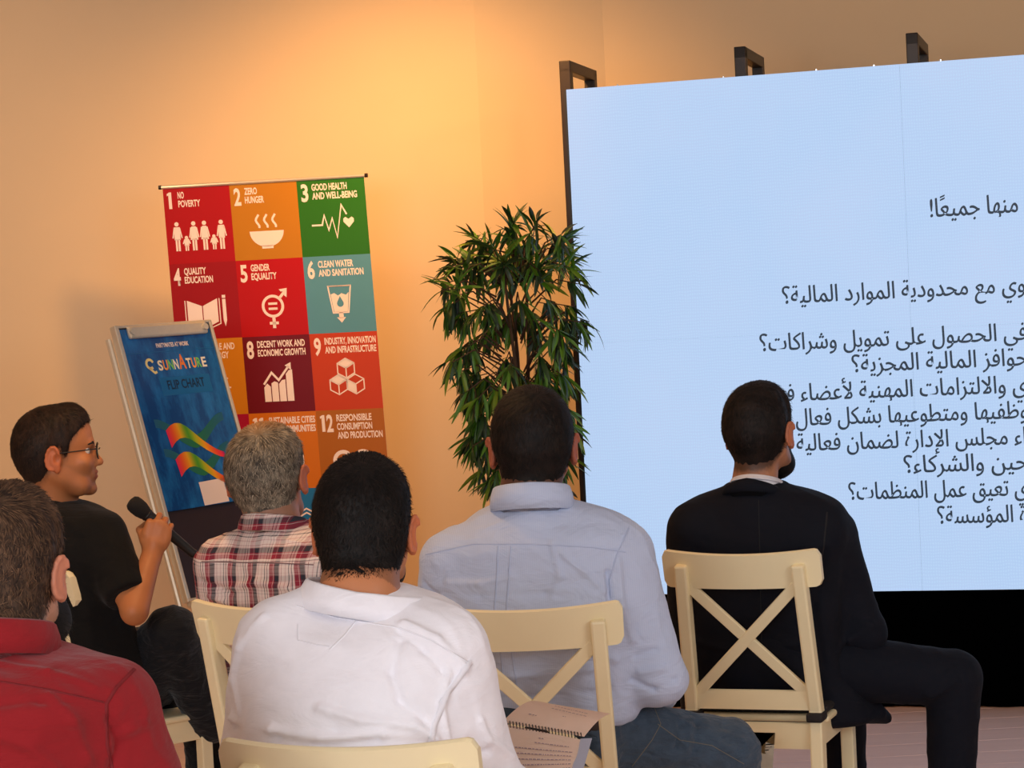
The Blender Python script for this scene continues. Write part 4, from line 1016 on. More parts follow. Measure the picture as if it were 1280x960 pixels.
s_tan = simple('tan_thread', rgb(120, 110, 92), .8, noise=.02)
s_navy = simple('navy_thread', rgb(7, 9, 16), .8, noise=.02)
m_belt = simple('brown_belt', rgb(40, 24, 18), .5, noise=.1)

def legs_std(p, hipz=.545, spread=.10, knees=None, ankles=None, r=(.092, .066, .050), mat=None, shoes=True, hipw=.17, pel=None):
    hl, hr = V(-.09, .02, hipz), V(.09, .02, hipz)
    kl, kr = knees; al, ar = ankles
    cones = [Cone(hl, kl, r[0], r[1]), Cone(kl, al, r[1], r[2]), Cone(hr, kr, r[0], r[1]), Cone(kr, ar, r[1], r[2])]
    pelvis = Loft(pel or [(.462, 0, .02, hipw * .92, .15), (.52, 0, .0, hipw, .15), (.60, 0, -.01, hipw * .97, .14), (.68, 0, -.01, hipw * .93, .13)], 2.6)
    tr = [(pelvis, .03, 0)] + [(c, .03 if i % 2 == 0 else .012, .004) for i, c in enumerate(cones)]
    if shoes:
        for k_, a in ((kl, al), (kr, ar)):
            d = np.array(a) - np.array((0, 0, 0)); f = np.array((k_[0], k_[1], 0)) - np.array((0, .05, 0)); f[2] = 0
            p.shoe(a, f if np.linalg.norm(f[:2]) > .05 else (0, 1, 0))
    return cones, tr

# ---- man in the dark suit (right)
p = Person('man in a dark navy suit with a full black beard, seated before the lit screen', ch_s.location, R(-21), (176, 118, 84))
Y = 6.40
tor = p.torso(Y, [(606, 908, 985, .075, .03), (622, 868, 1030, .095, .02), (650, 850, 1052, .115, .0), (700, 848, 1050, .125, 0), (760, 850, 1046, .13, 0), (820, 852, 1050, .135, .03), (870, 856, 1072, .142, .06), (898, 860, 1090, .145, .07)])
shL, shR = p.L(866, 662, Y), p.L(1040, 672, Y); elL, elR = p.L(866, 800, Y + .06), p.L(1082, 792, Y - .02); wrL, wrR = p.L(930, 850, Y + .36), p.L(1060, 838, Y + .30)
p.head(p.L(951, 540, Y + .03), R(-9), R(2), R(-2), 1.09, earout=.30)
neck = [Cone(p.T(0, -.025, -.04), p.L(943, 606, Y + .0), .060, .066)]
p.nk = neck
p.hair((13, 9, 8), (44, 32, 27), thick=.013, n=6500, length=.016, seed=2)
p.beard((12, 8, 7), thick=.007, n=1500, length=.008)
cones, tr = legs_std(p, knees=(p.W2(at(1050, 850, Y + .55)), p.L(1192, 848, Y - .02)), ankles=(p.L(1060, 1040, Y + .65), p.L(1188, 1052, Y + .02)), r=(.098, .076, .054))
p.sk += [(Cone(elL, wrL, .034, .026), .02), (Cone(elR, wrR, .034, .026), .02)]
p.hand(wrL, (.3, .5, -.25), (0, .1, 1), (.5, .5, .5, .5), -1); p.hand(wrR, (-.5, .5, -.1), (0, 0, 1), (.4, .4, .5, .5), 1)
p.body(tor, [Cone(shL, elL, .055, .042), Cone(shR, elR, .055, .042)], neck, cones, stub=(18, 13, 11), stubw=.8)
p.eyes()
p.garment('suit_trousers', tr, c_navy, noise=(.0015, 18), folds=[([(1165, 870), (1195, 850), (1222, 822)], .006, .012), ([(1120, 885), (1160, 868), (1190, 838)], .005, .012)])
p.garment('suit_jacket', [(tor, .03, .006), (Cone(shL, elL, .066, .056), .05), (Cone(elL, wrL + (elL - wrL) * .12, .056, .044), .03), (Cone(shR, elR, .068, .056), .05), (Cone(elR, wrR + (elR - wrR) * .12, .056, .044), .03),
    p.nb(p.L(944, 616, Y), .080, .082), (Cone(p.L(1050, 868, Y - .03), p.L(1108, 898, Y + .06), .05, .012), .05)], c_navy, noise=(.0015, 16),
    folds=[([(868, 800), (930, 815), (1000, 805)], .004, .014), ([(1000, 840), (1060, 800), (1090, 780)], .006, .014), ([(1030, 690), (1020, 760), (1030, 830)], -.006, .014), ([(870, 850), (940, 862), (1010, 850)], .004, .012), ([(1060, 830), (1090, 860), (1105, 890)], .005, .012), ([(870, 690), (930, 700), (1000, 690)], -.003, .012)])
p.seam([(1034, 640), (1030, 680), (1022, 730)], s_navy, w=.003)
p.seam([(948, 625), (950, 700), (952, 800), (955, 880)], s_navy, w=.0015)
p.collar(p.L(946, 612, Y + .0), .070, .074, cloth('white_collar', rgb(230, 225, 230)), tilt=.28, h_back=.030, h_front=.022, flare=.0, name='shirt_collar', fall=.3, drop=0)
p.collar(p.L(943, 618, Y - .005), .084, .088, c_navy, tilt=.30, h_back=.028, h_front=.0, flare=.004, name='jacket_collar', span=115, drop=.014)

# ---- man in the light blue shirt
p = Person('dark-haired man in a light blue shirt and jeans seated at the centre', ch_b.location, R(-4), (164, 104, 78))
Y = 5.47
tor = p.torso(Y, [(628, 612, 722, .080, .03), (644, 590, 765, .10, .02), (668, 566, 786, .125, .0), (705, 552, 790, .14, 0), (760, 548, 792, .15, 0), (820, 548, 796, .155, .03), (870, 552, 800, .16, .06), (900, 560, 798, .16, .07)])
shL, shR = p.L(562, 702, Y), p.L(780, 698, Y); elL, elR = p.L(548, 850, Y + .03), p.L(826, 848, Y - .02); wrL, wrR = p.L(610, 880, Y + .32), p.L(826, 870, Y + .24)
p.head(p.L(666, 557, Y + .05), R(3), R(4), R(0), 1.10, earout=.45, wide=1.06)
neck = [Cone(p.T(0, -.028, -.04), p.L(663, 622, Y + .0), .070, .080)]
p.nk = neck
p.hair((12, 9, 8), (40, 28, 22), thick=.013, n=7500, length=.016, seed=4)
p.beard((48, 40, 36), thick=.004, n=1200, length=.006)
cones, tr = legs_std(p, knees=(V(-.13, .44, .50), p.L(908, 940, Y + .12)), ankles=(V(-.13, .42, .09), p.L(925, 1100, Y + .22)), r=(.10, .078, .060), hipw=.20)
p.sk += [(Cone(elL, wrL, .036, .027), .02), (Cone(elR, wrR, .036, .027), .02)]
p.hand(wrL, (.5, .6, -.2), (0, 0, 1), (.4, .4, .5, .5), -1); p.hand(wrR, (-.5, .6, -.15), (0, 0, 1), (.4, .4, .5, .5), 1)
p.body(tor, [Cone(shL, elL, .058, .045), Cone(shR, elR, .058, .045)], neck, cones, stub=(26, 18, 15), stubw=.7)
p.eyes()
p.garment('jeans', tr, c_jean, noise=(.003, 24), folds=[([(838, 880), (850, 905), (845, 935)], -.007, .006), ([(858, 880), (872, 905), (868, 940)], -.008, .007), ([(850, 880), (862, 905), (858, 935)], .006, .006)])
p.seam([(822, 905), (850, 925), (890, 932), (930, 955)], s_tan, w=.0009, name='stitching'); p.seam([(790, 958), (815, 925), (826, 905), (818, 885)], s_tan, w=.0009, name='stitching')
p.garment('dress_shirt', [p.nb(p.L(664, 636, Y), .088, .090), (tor, .03, .004), (Cone(shL, elL, .070, .060), .06), (Cone(elL, wrL + (elL - wrL) * .1, .058, .042), .03), (Cone(shR, elR, .072, .060), .06), (Cone(elR, wrR + (elR - wrR) * .1, .058, .042), .03)], c_blue, h=.0058, noise=(.0022, 20),
    folds=[([(540, 740), (600, 745), (680, 742), (750, 752)], -.003, .008), ([(620, 790), (700, 800), (770, 825)], .005, .011), ([(700, 690), (730, 715), (755, 740)], .006, .010), ([(715, 700), (750, 735), (762, 745)], -.006, .008),
           ([(760, 715), (764, 750), (772, 790)], -.008, .008), ([(772, 700), (778, 760), (790, 800)], .005, .010), ([(800, 840), (830, 835), (852, 815)], .006, .010), ([(790, 850), (815, 862), (845, 850)], -.006, .008), ([(795, 820), (820, 812), (846, 790)], -.005, .008),
           ([(530, 730), (545, 745), (560, 775)], -.006, .008), ([(560, 830), (640, 845), (740, 835)], .005, .012), ([(570, 870), (660, 872), (760, 860)], -.005, .010), ([(640, 720), (600, 730), (560, 728)], .004, .009), ([(690, 680), (700, 720), (690, 745)], .004, .008)])
p.seam([(532, 693), (590, 680), (660, 680), (740, 684), (782, 690)], s_blue, w=.0022, name='yoke_seam')
p.seam([(622, 683), (621, 720), (618, 760), (626, 820), (630, 860)], s_blue, w=.0020, name='box_pleat'); p.seam([(638, 683), (636, 720), (633, 760), (640, 820), (646, 860)], s_blue, w=.0020, name='box_pleat')
p.seam([(786, 660), (772, 690), (762, 725), (764, 748)], s_blue, w=.0025, name='sleeve_seam')
p.collar(p.L(665, 630, Y - .005), .090, .090, c_blue, tilt=.16, h_back=.046, h_front=.038, flare=.008, drop=.022, span=155)
pel = [p.L(x, 905, Y) for x in (560, 798)]
f = Field(V(-.24, -.24, .5), V(.24, .24, .72), .008); f.add(Loft([(.575, 0, -.0, .205, .155), (.60, 0, -.005, .203, .153), (.625, 0, -.005, .200, .150)], 2.6, cap=.004), .01); P_, Q_ = f.mesh(0); np_obj('belt', P_, Q_, m_belt, p.root)

# ---- grey-haired man in plaid
p = Person('grey-haired man in a red and grey plaid shirt, seated in front of the flip chart', ch_g.location, R(-28), (178, 112, 78))
Y = 5.84
tor = p.torso(Y, [(655, 305, 395, .078, .03), (668, 284, 418, .10, .02), (692, 268, 432, .12, .0), (730, 262, 436, .13, 0), (790, 272, 440, .135, .03), (850, 288, 446, .14, .05), (900, 300, 450, .145, .06)])
shL, shR = p.L(274, 704, Y), p.L(425, 712, Y); elL, elR = p.L(290, 830, Y + .06), p.L(440, 830, Y - .04); wrL, wrR = p.L(340, 870, Y + .34), p.L(430, 880, Y + .24)
p.head(p.L(335, 596, Y + .04), R(14), R(4), R(-2), 1.07, earout=.30, wide=1.10)
neck = [Cone(p.T(0, -.028, -.04), p.L(340, 648, Y + .0), .066, .074)]
p.nk = neck
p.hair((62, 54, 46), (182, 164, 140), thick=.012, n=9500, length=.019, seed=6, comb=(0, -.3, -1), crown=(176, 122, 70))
cones, tr = legs_std(p, knees=(V(-.14, .44, .50), V(.14, .44, .50)), ankles=(V(-.14, .42, .09), V(.14, .42, .09)))
p.sk += [(Cone(elL, wrL, .034, .026), .02), (Cone(elR, wrR, .034, .026), .02)]
p.hand(wrL, (.4, .6, -.2), (0, 0, 1), (.4, .4, .5, .5), -1); p.hand(wrR, (-.4, .6, -.2), (0, 0, 1), (.4, .4, .5, .5), 1)
p.body(tor, [Cone(shL, elL, .055, .042), Cone(shR, elR, .055, .042)], neck, cones, stub=(110, 96, 84), stubw=.5)
p.eyes()
p.garment('trousers', tr, c_trou)
zy = float(p.L(330, 704, Y - .13)[2]); c_pl = plaid(zy)
p.garment('plaid_shirt', [p.nb(p.L(341, 660, Y), .080, .084), (tor, .03, .004), (Cone(shL, elL, .064, .056), .05), (Cone(elL, wrL, .056, .042), .03), (Cone(shR, elR, .066, .056), .05), (Cone(elR, wrR, .056, .042), .03)], c_pl, h=.006, noise=(.002, 22),
    folds=[([(250, 725), (275, 735), (290, 742)], -.006, .007), ([(290, 735), (320, 728), (360, 735)], .005, .010), ([(240, 740), (262, 745), (280, 752)], .006, .008), ([(300, 665), (340, 672), (380, 680)], .003, .006)])
p.seam([(252, 702), (300, 703), (350, 704), (392, 706)], simple('grey_thread', rgb(120, 90, 90), .8, noise=.02), w=.0016, name='yoke_seam')
p.collar(p.L(342, 662, Y - .0), .080, .084, c_pl, tilt=.18, h_back=.036, h_front=.03, flare=.006, drop=.012)

# ---- man in white shirt
p = Person('man in a white shirt with short black hair, back turned, nearest the camera at centre', ch_w.location, R(-6), (196, 126, 84))
Y = 3.98
tor = p.torso(Y, [(738, 392, 520, .085, .10), (758, 350, 560, .110, .08), (785, 328, 578, .135, .05), (830, 312, 586, .155, .02), (890, 306, 588, .165, .0), (950, 306, 590, .17, .0), (1020, 308, 590, .17, .02), (1100, 312, 590, .165, .04)])
shL, shR = p.L(344, 800, Y + .02), p.L(556, 818, Y + .0); elL, elR = p.L(325, 940, Y + .06), p.L(606, 985, Y + .02); wrL, wrR = p.L(400, 1060, Y + .36), p.L(690, 1010, Y + .26)
p.head(p.L(456, 661, Y + .17), R(0), R(6), R(1), 1.05, earout=.40, wide=.99)
neck = [Cone(p.T(0, -.026, -.04), p.L(448, 748, Y + .07), .066, .076)]
p.nk = neck
p.hair((9, 7, 7), (38, 29, 25), thick=.011, n=14000, length=.013, seed=8, up=.45, zoff=.006)
p.beard((26, 20, 18), thick=.002, n=900, length=.004)
cones, tr = legs_std(p, knees=(V(-.14, .46, .50), V(.16, .46, .50)), ankles=(V(-.14, .44, .09), V(.16, .44, .09)))
p.sk += [(Cone(elL, wrL, .036, .027), .02), (Cone(elR, wrR, .036, .027), .02)]
p.hand(wrL, (.4, .6, -.1), (0, 0, 1), (.4, .4, .5, .5), -1)
p.hand(wrR, (.35, .8, .25), (.8, -.3, -.2), (.7, .7, .7, .7), 1)
p.body(tor, [Cone(shL, elL, .058, .045), Cone(shR, elR, .058, .045)], neck, cones, stub=(70, 48, 36), stubw=.45)
p.eyes()
p.garment('trousers', tr, c_djean)
p.garment('white_shirt', [p.nb(p.L(452, 772, Y + .06), .104, .094), (tor, .03, .004), (Cone(shL, elL, .068, .062), .06), (Cone(elL, wrL, .062, .046), .03), (Cone(shR, elR, .074, .066), .07), (Cone(elR, wrR + (elR - wrR) * .12, .066, .046), .03), (Cone(p.L(400, 770, Y + .06), p.L(360, 790, Y + .03), .05, .05), .05)], c_white, h=.0058, noise=(.002, 15),
    folds=[([(290, 898), (340, 912), (400, 922), (480, 918)], .006, .009), ([(292, 906), (345, 922), (400, 932), (470, 928)], -.007, .007), ([(400, 885), (450, 900), (520, 908), (545, 925)], .006, .009), ([(420, 915), (470, 925), (540, 930), (560, 955)], -.006, .007),
           ([(500, 800), (490, 840), (500, 875), (530, 900)], -.005, .009), ([(505, 780), (545, 800), (580, 835)], .006, .010), ([(500, 790), (530, 812), (555, 840)], -.004, .008), ([(300, 800), (292, 850), (300, 890)], .004, .009), ([(560, 840), (552, 880), (560, 925)], .004, .007),
           ([(545, 935), (570, 945), (610, 940)], -.006, .007), ([(600, 900), (610, 925), (640, 945)], .005, .008), ([(330, 770), (300, 810), (290, 850)], .004, .008)])
p.seam([(588, 828), (560, 865), (543, 905), (538, 938)], s_white, w=.006, t_=.003, name='sleeve_seam')
p.seam([(372, 780), (372, 800), (396, 806), (412, 808)], s_white, w=.0012, name='yoke_seam'); p.seam([(370, 757), (420, 772), (500, 785)], s_white, w=.0014, name='yoke_seam'); p.seam([(455, 764), (430, 795), (412, 812)], s_white, w=.0014, name='yoke_seam')
p.seam([(500, 785), (540, 800), (585, 828)], s_white, w=.0018, name='yoke_seam')
p.collar(p.L(453, 770, Y + .06), .108, .098, c_white, tilt=.12, h_back=.044, h_front=.056, flare=.016, drop=.006, span=140, roll=R(11))

# ---- man in red
bR = at(-10, 900, 3.36); bR.z = 0
p = Person('bearded man in a dark red shirt seen from behind at the lower left edge', bR, R(-8), (206, 150, 120))
chr_ = make_chair(Vector((bR.x, bR.y - .04, 0)), R(-8), 'cream cross-back chair under the man in the red shirt')
Y = 3.30
tor = p.torso(Y, [(806, -75, 66, .085, .06), (828, -130, 118, .115, .03), (858, -165, 140, .135, .0), (920, -175, 150, .15, 0), (1000, -175, 150, .155, 0), (1100, -170, 145, .16, 0), (1200, -170, 145, .165, 0), (1270, -170, 145, .16, .02)])
shL, shR = p.L(-150, 890, Y), p.L(140, 886, Y); elL, elR = p.L(-190, 1100, Y + .02), p.L(205, 1070, Y + .0); wrL, wrR = p.L(-100, 1120, Y + .34), p.L(150, 1150, Y + .30)
p.head(p.L(10, 712, Y + .12), R(-4), R(5), R(2), 1.02, earout=.30)
neck = [Cone(p.T(0, -.026, -.04), p.L(-8, 812, Y + .03), .064, .076)]
p.nk = neck
p.hair((40, 29, 24), (120, 88, 64), thick=.009, n=15000, length=.016, seed=9)
p.beard((14, 12, 14), thick=.014, n=2500, length=.014)
cones, tr = legs_std(p, knees=(V(-.14, .44, .50), V(.14, .44, .50)), ankles=(V(-.14, .42, .09), V(.14, .42, .09)))
p.sk += [(Cone(elL, wrL, .036, .027), .02), (Cone(elR, wrR, .036, .027), .02)]
p.hand(wrL, (.4, .6, -.1), (0, 0, 1), (.4, .4, .5, .5), -1); p.hand(wrR, (-.4, .6, -.1), (0, 0, 1), (.4, .4, .5, .5), 1)
p.body(tor, [Cone(shL, elL, .058, .045), Cone(shR, elR, .058, .045)], neck, cones, stub=(70, 52, 42), stubw=.6)
p.eyes()
p.garment('trousers', tr, c_djean)
p.garment('red_shirt', [p.nb(p.L(-6, 816, Y + .03), .082, .084), (tor, .03, .004), (Cone(shL, elL, .066, .062), .06), (Cone(elL, wrL, .060, .044), .03), (Cone(shR, elR, .068, .062), .06), (Cone(elR, wrR, .060, .044), .03)], c_red, h=.0058, noise=(.002, 20),
    folds=[([(0, 830), (60, 840), (120, 860)], .003, .008), ([(60, 870), (90, 900), (110, 950)], .005, .009), ([(138, 900), (150, 930), (140, 960)], -.006, .008), ([(185, 900), (205, 885), (215, 880)], -.005, .006), ([(0, 880), (50, 875), (100, 880)], -.003, .008), ([(0, 920), (40, 935), (70, 960)], .004, .009), ([(150, 920), (165, 910), (180, 905)], .005, .008)])
p.seam([(168, 836), (145, 860), (133, 880), (134, 930), (140, 960)], s_red, w=.003, name='sleeve_seam'); p.seam([(0, 852), (60, 862), (130, 878)], s_red, w=.0016, name='yoke_seam')
p.collar(p.L(-4, 812, Y + .03), .082, .084, c_red, tilt=.20, h_back=.042, h_front=.036, flare=.008, drop=.014)

# ---- man with microphone
p = Person('man in black t-shirt and glasses turned sideways, holding a microphone', ch_p.location, R(-50), (186, 116, 70))
Y = 6.68
tor = p.torso(Y, [(628, 40, 112, .078, .0), (642, 18, 136, .11, 0), (668, 5, 148, .125, 0), (720, 5, 155, .135, 0), (780, 20, 165, .14, 0), (840, 40, 182, .145, 0), (885, 55, 195, .15, 0)])
shL, shR = p.L(18, 672, Y + .14), p.L(128, 672, Y - .12); elL, elR = p.L(20, 800, Y + .20), p.L(168, 764, Y - .26); wrL, wrR = p.L(130, 850, Y + .34), p.L(190, 693, Y - .16)
p.head(p.L(73, 567, Y - .03), R(-29), R(0), R(0), 1.10, earout=.20)
neck = [Cone(p.T(0, -.030, -.04), p.L(68, 632, Y + .0), .062, .072)]
p.nk = neck
p.hair((26, 17, 12), (62, 42, 30), thick=.012, n=8000, length=.014, front=.086, seed=10, quiff=.012)
cones, tr = legs_std(p, knees=(p.L(262, 905, Y + .28), p.L(214, 792, Y - .05)), ankles=(p.L(262, 1060, Y + .30), p.L(262, 905, Y + .12)), r=(.100, .075, .055))
d_ = np.array(p.Mi.to_3x3() @ Vector((.30, .0, .95))); u_ = np.array(p.Mi.to_3x3() @ Vector((0.05, -1, .05)))
p.sk += [(Cone(elL, wrL, .040, .028), .02), (Cone(elR, wrR, .041, .029), .012)]
p.hand(wrR, d_, u_, (1.15, 1.15, 1.15, 1.15), 1, sc=1.05, thumb=.9, spread=.03)
p.hand(wrL, (.2, .6, -.1), (0, 0, 1), (.4, .4, .5, .5), -1)
p.body(tor, [Cone(shL, elL, .058, .044), Cone(shR, elR, .060, .046)], neck, cones, finebox=(wrR - .13, wrR + .15), hf=.0036, stub=(60, 40, 28), stubw=.45)
p.garment('jeans', tr, c_djean, noise=(.003, 24))
ud = (elR - shR); 
p.garment('t_shirt', [p.nb(p.L(68, 640, Y), .068, .074), (tor, .03, .004), (Cone(shL, shL + (elL - shL) * .70, .068, .064), .05), (Cone(shR, shR + ud * .72, .072, .066), .05)], c_tee, noise=(.002, 18), cuts=[(shR + ud * .80, ud, .115), (shL + (elL - shL) * .75, elL - shL, .09)])
p.collar(p.L(68, 634, Y + .0), .078, .082, c_tee, tilt=.35, h_back=.012, h_front=.010, flare=.0, drop=.0, span=178, name='neckband', fall=.9)
# spectacles
G = lambda x, y, z: Vector(p.T(x, y, z).tolist())
bm = bmesh.new()
for q in (-1, 1):
    ring = [G(q * .034 + .026 * math.cos(a) * (1 if abs(math.cos(a)) < .8 else .97), .106 - .004 * abs(math.cos(a)), .002 + .020 * math.sin(a)) for a in np.linspace(0, 2 * math.pi, 25)]
    tube(bm, ring, .0020, 6); tube(bm, [G(q * .060, .101, .010), G(q * .079, .085, .010), G(q * .081, .02, .006), G(q * .083, -.010, .004), G(q * .080, -.030, -.010)], .0020, 6)
tube(bm, [G(-.009, .108, .006), G(0, .111, .009), G(.009, .108, .006)], .0018, 6)
gl = bmobj('glasses', bm, m_blackp, p.root, smooth=True)
for q in (-1, 1):
    bm = bmesh.new(); f_ = bm.faces.new([bm.verts.new(G(q * .034 + .0255 * math.cos(a), .106 - .004 * abs(math.cos(a)), .002 + .0195 * math.sin(a))) for a in np.linspace(0, 2 * math.pi, 20, endpoint=False)])
    bmesh.ops.solidify(bm, geom=bm.faces[:], thickness=.001); bmobj('lens', bm, m_lens, gl)
p.eyes()

# microphone in his hand
wr = np.array(wrR, float); dn = d_ / np.linalg.norm(d_); un = u_ / np.linalg.norm(u_)
hc_ = p.M @ Vector((wr + dn * .084 - un * .036).tolist())
ax_ = (at(238, 680, hc_.y + .05) - at(150, 606, hc_.y - .03)).normalized()
mic = empty('microphone', hc_); tag(mic, 'black handheld microphone gripped in the fist of the man in glasses', 'microphone')
q4 = ax_.to_track_quat('Z', 'Y').to_matrix().to_4x4()
def mobj(nm, prof, mat):
    bm = bmesh.new(); lathe(bm, prof, 28); bmesh.ops.transform(bm, matrix=q4, verts=bm.verts); return bmobj(nm, bm, mat, mic, smooth=True)
mobj('handle', [(.0165, -.055), (.018, -.05), (.0165, 0), (.0145, .08), (.013, .125), (.014, .130), (.012, .137)], m_blackp)
mobj('grille', [(.010, -.118), (.019, -.115), (.0245, -.107), (.026, -.095), (.0255, -.078), (.021, -.060), (.018, -.054)], simple('foam_grille', rgb(20, 16, 14), .9, noise=.3, nscale=200, bump=.8, bscale=600))
mobj('ring', [(.0185, -.0565), (.0195, -.055), (.0195, -.050), (.0185, -.0485)], m_blackp)

# ------------------------------------------------------------------ notebook in the white-shirted man's hand
NY = 4.30
A, B_, C_, D_ = at(627, 905, NY), at(730, 922, NY + .02), at(763, 893, NY + .16), at(678, 880, NY + .20)
nb = empty('spiral_notebook', A); tag(nb, 'open spiral notebook with printed pages held over the lap of the man in white', 'notebook'); Tn = Matrix.Translation(-A)
def page(name, c00, c10, c11, c01, lift, lines_, th=.0015):
    N = 14; bm = bmesh.new(); rows = []
    nrm = (c10 - c00).cross(c01 - c00).normalized(); nrm = nrm if nrm.z > 0 else -nrm
    f = lambda u, v: c00.lerp(c10, u).lerp(c01.lerp(c11, u), v) + nrm * lift * math.sin(math.pi * min(1, v * .9 + .05)) * (1 - .5 * u)
    for i in range(N + 1): rows.append([bm.verts.new(Tn @ f(i / N, j / N)) for j in range(N + 1)])
    for i in range(N):
        for j in range(N): bm.faces.new((rows[i][j], rows[i + 1][j], rows[i + 1][j + 1], rows[i][j + 1]))
    bmesh.ops.solidify(bm, geom=bm.faces[:], thickness=th)
    bmobj(name, bm, m_paper, nb, smooth=False)
    bm = bmesh.new(); r = random.Random(3)
    for u0, u1, v in lines_:
        n = max(2, int((u1 - u0) * 30)); x = u0
        while x < u1:
            w = r.uniform(.015, .05); x2 = min(u1, x + w)
            q = [Tn @ (f(x, v) + nrm * .0022), Tn @ (f(x2, v) + nrm * .0022), Tn @ (f(x2, v + .016) + nrm * .0022), Tn @ (f(x, v + .016) + nrm * .0022)]
            bm.faces.new([bm.verts.new(k) for k in q]); x = x2 + .012
    o = bmobj('printed_lines', bm, m_ink, nb); return o
page('upper_page', A, B_, C_, D_, .022, [(.35, .80, .62), (.36, .83, .50), (.58, .62, .34), (.20, .30, .22)])
E0, E1 = at(655, 1010, NY - .16), at(716, 985, NY - .16)
B2 = at(733, 926, NY + .01)
page('lower_page', A, B2, E1, E0, .006, [(.42, .48, .12), (.36, .80, .20)] + [(.08, .86, .30 + .075 * k) for k in range(9)])
ring_bm = None
for k in range(25):
    u = (k + .6) / 25.5; c = A.lerp(B_, u) ; t_ = (B_ - A).normalized(); up_ = Vector((0, -.25, 1)).normalized(); fw = up_.cross(t_).normalized()
    bm = bmesh.new(); tube(bm, [Tn @ (c + fw * .0075 * math.cos(a) + up_ * (.0075 * math.sin(a) + .001)) for a in np.linspace(-.3, math.pi + .3, 9)], .0010, 5); bmobj('spiral_ring', bm, m_shoe, nb)
bm = bmesh.new(); bar(bm, Tn @ (B2 + Vector((0, 0, .004))), Tn @ (E1 + Vector((0, 0, .004))), .022, .002, side=(1, 0, .1), bev=0); bmobj('page_tab', bm, simple('grey_tab', rgb(170, 172, 190), .5, noise=.04), nb)

# paper tag hanging from the suited man's chair
tp = at(930, 915, 6.02); bm = bmesh.new()
g_ = [(929, 915, 0), (969, 916, 0), (967, 945, 0), (965, 975, .01), (938, 975, .01), (945, 940, 0)]
bm.faces.new([bm.verts.new(at(x, y, 6.03 + d) - tp) for x, y, d in g_]); bmesh.ops.solidify(bm, geom=bm.faces[:], thickness=.001)
lb = bmobj('paper_label', bm, simple('label_paper', rgb(190, 180, 160), .8, noise=.1, nscale=60)); lb.location = tp; tag(lb, 'creased paper label hanging from the seat edge of the suited man\'s chair', 'label')

# ------------------------------------------------------------------ artificial willow
TX = at(648, 480, 8.45)
pl = empty('potted_willow', (TX.x, TX.y, 0)); tag(pl, 'tall artificial plant with narrow drooping green leaves left of the screen', 'plant')
bm = bmesh.new(); lathe(bm, [(.13, 0), (.15, .02), (.175, .30), (.18, .33), (.17, .335), (.165, .31), (.02, .30)], 28); bmobj('pot', bm, m_pot, pl, smooth=True)
bm = bmesh.new(); lathe(bm, [(.163, .295), (.10, .305), (.02, .308)], 20); bmobj('soil', bm, m_soil, pl, smooth=True)
r = random.Random(5)
for k in range(3):
    a = k * 2.1; bm = bmesh.new(); pts = [Vector((.03 * math.cos(a) + .018 * math.sin(z * 5 + k), .03 * math.sin(a) + .015 * math.cos(z * 4 + k), z)) for z in np.linspace(.29, 1.72, 16)]
    tube(bm, pts, [.014 - .0006 * i for i in range(16)], 7); bmobj('trunk', bm, m_bark, pl, smooth=True)
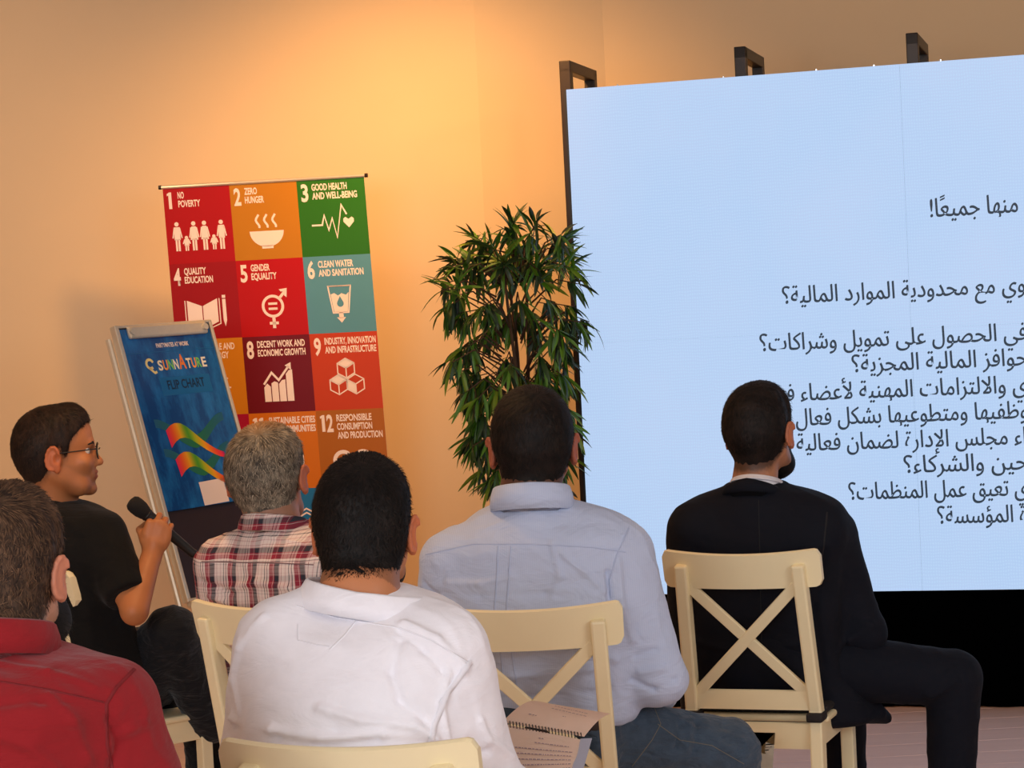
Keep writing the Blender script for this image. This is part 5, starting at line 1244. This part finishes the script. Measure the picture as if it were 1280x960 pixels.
# crown clusters: (px, py, depth offset)
clusters = []
seeds = [(600, 300), (640, 290), (670, 285), (695, 300), (620, 320), (575, 330), (560, 355), (590, 350), (655, 320), (700, 330), (720, 345), (640, 350), (612, 375), (560, 380), (575, 400), (650, 385), (690, 375), (715, 395), (730, 400), (628, 400), (610, 410), (665, 410), (700, 420), (590, 440), (570, 445), (580, 465), (600, 470), (640, 450), (680, 450), (710, 440), (715, 470), (655, 475), (620, 490), (590, 500), (575, 490), (590, 530), (585, 550), (600, 560), (610, 585), (700, 510), (715, 540), (705, 580), (690, 480), (645, 520), (680, 550), (640, 560), (620, 600), (700, 610), (660, 610), (630, 330), (680, 345), (600, 325)]
for x, y in seeds:
    for k in range(3): clusters.append((x + r.uniform(-10, 10), y + r.uniform(-12, 10), r.uniform(-.24, .24)))
base_leaf = []
def leaf_mesh(L_, w, curl):
    bm = bmesh.new(); cl = bm.loops.layers.float_color.new('Col'); n = 5; rows = []
    for i in range(n + 1):
        t_ = i / n; ww = w * math.sin(math.pi * (t_ * .93 + .05)) ** .8; z = -curl * t_ * t_ * L_
        rows.append([bm.verts.new((-ww, t_ * L_, z + .25 * ww)), bm.verts.new((0, t_ * L_, z)), bm.verts.new((ww, t_ * L_, z + .25 * ww))])
    g = r.choice([(76, 120, 18), (52, 92, 18), (36, 66, 20), (110, 130, 26), (62, 102, 22), (26, 48, 16)])
    for i in range(n):
        for k in range(2):
            f_ = bm.faces.new((rows[i][k], rows[i][k + 1], rows[i + 1][k + 1], rows[i + 1][k]))
            for l in f_.loops: l[cl] = rgb(*g)
    me = bpy.data.meshes.new('leaf'); bm.to_mesh(me); bm.free(); me.materials.append(m_leaf); return me
LM = [leaf_mesh(r.uniform(.08, .13), r.uniform(.006, .0098), r.uniform(.15, .6)) for _ in range(14)]
leaves = []
for x, y, dd in clusters:
    c = at(x, y, 8.45 + dd) - Vector(pl.location)
    out = Vector((c.x, c.y * .8, 0)); outn = out.normalized() if out.length > .01 else Vector((0, 1, 0))
    root = Vector((c.x * .25, c.y * .25, c.z - .10 + .1 * r.random()))
    root.z = min(root.z, 1.70)
    bm = bmesh.new(); mid = root.lerp(c, .55) + Vector((0, 0, .05)); tube(bm, [root, mid, c], [.004, .003, .0018], 5); bmobj('twig', bm, m_bark, pl, smooth=True)
    for k in range(r.randint(9, 13)):
        az = r.uniform(0, 2 * math.pi); up = r.uniform(-1.9, -.2) if c.z < 1.68 else r.uniform(-1.3, 1.3)
        d = (Vector((math.cos(az), math.sin(az), 0)) * .7 + outn * .45 + Vector((0, 0, up))).normalized()
        leaves.append((c - (c - mid) * r.uniform(0, .5), d, r.randrange(14)))
leaves.sort(key=lambda l: (l[0] + Vector(pl.location) - CAMP).length)
rest = bmesh.new()
for i, (c, d, k) in enumerate(leaves):
    zz = Vector((0, 0, 1)); side = d.cross(zz)
    side = side.normalized() if side.length > .05 else Vector((1, 0, 0)); nn = side.cross(d).normalized(); tw = Matrix.Rotation(r.uniform(-.8, .8), 4, d)
    Ml = Matrix.Translation(c) @ tw @ frame((0, 0, 0), side, d, nn)
    if i < 298:
        o = bpy.data.objects.new('leaf', LM[k]); COL.objects.link(o); o.parent = pl; o.matrix_local = Ml
    else:
        n0 = len(rest.verts); rest.from_mesh(LM[k]); rest.verts.ensure_lookup_table()
        for v in rest.verts[n0:]: v.co = Ml @ v.co
me = bpy.data.meshes.new('foliage'); rest.to_mesh(me); rest.free(); o = link('foliage', me, m_leaf, pl); o['kind'] = 'stuff'
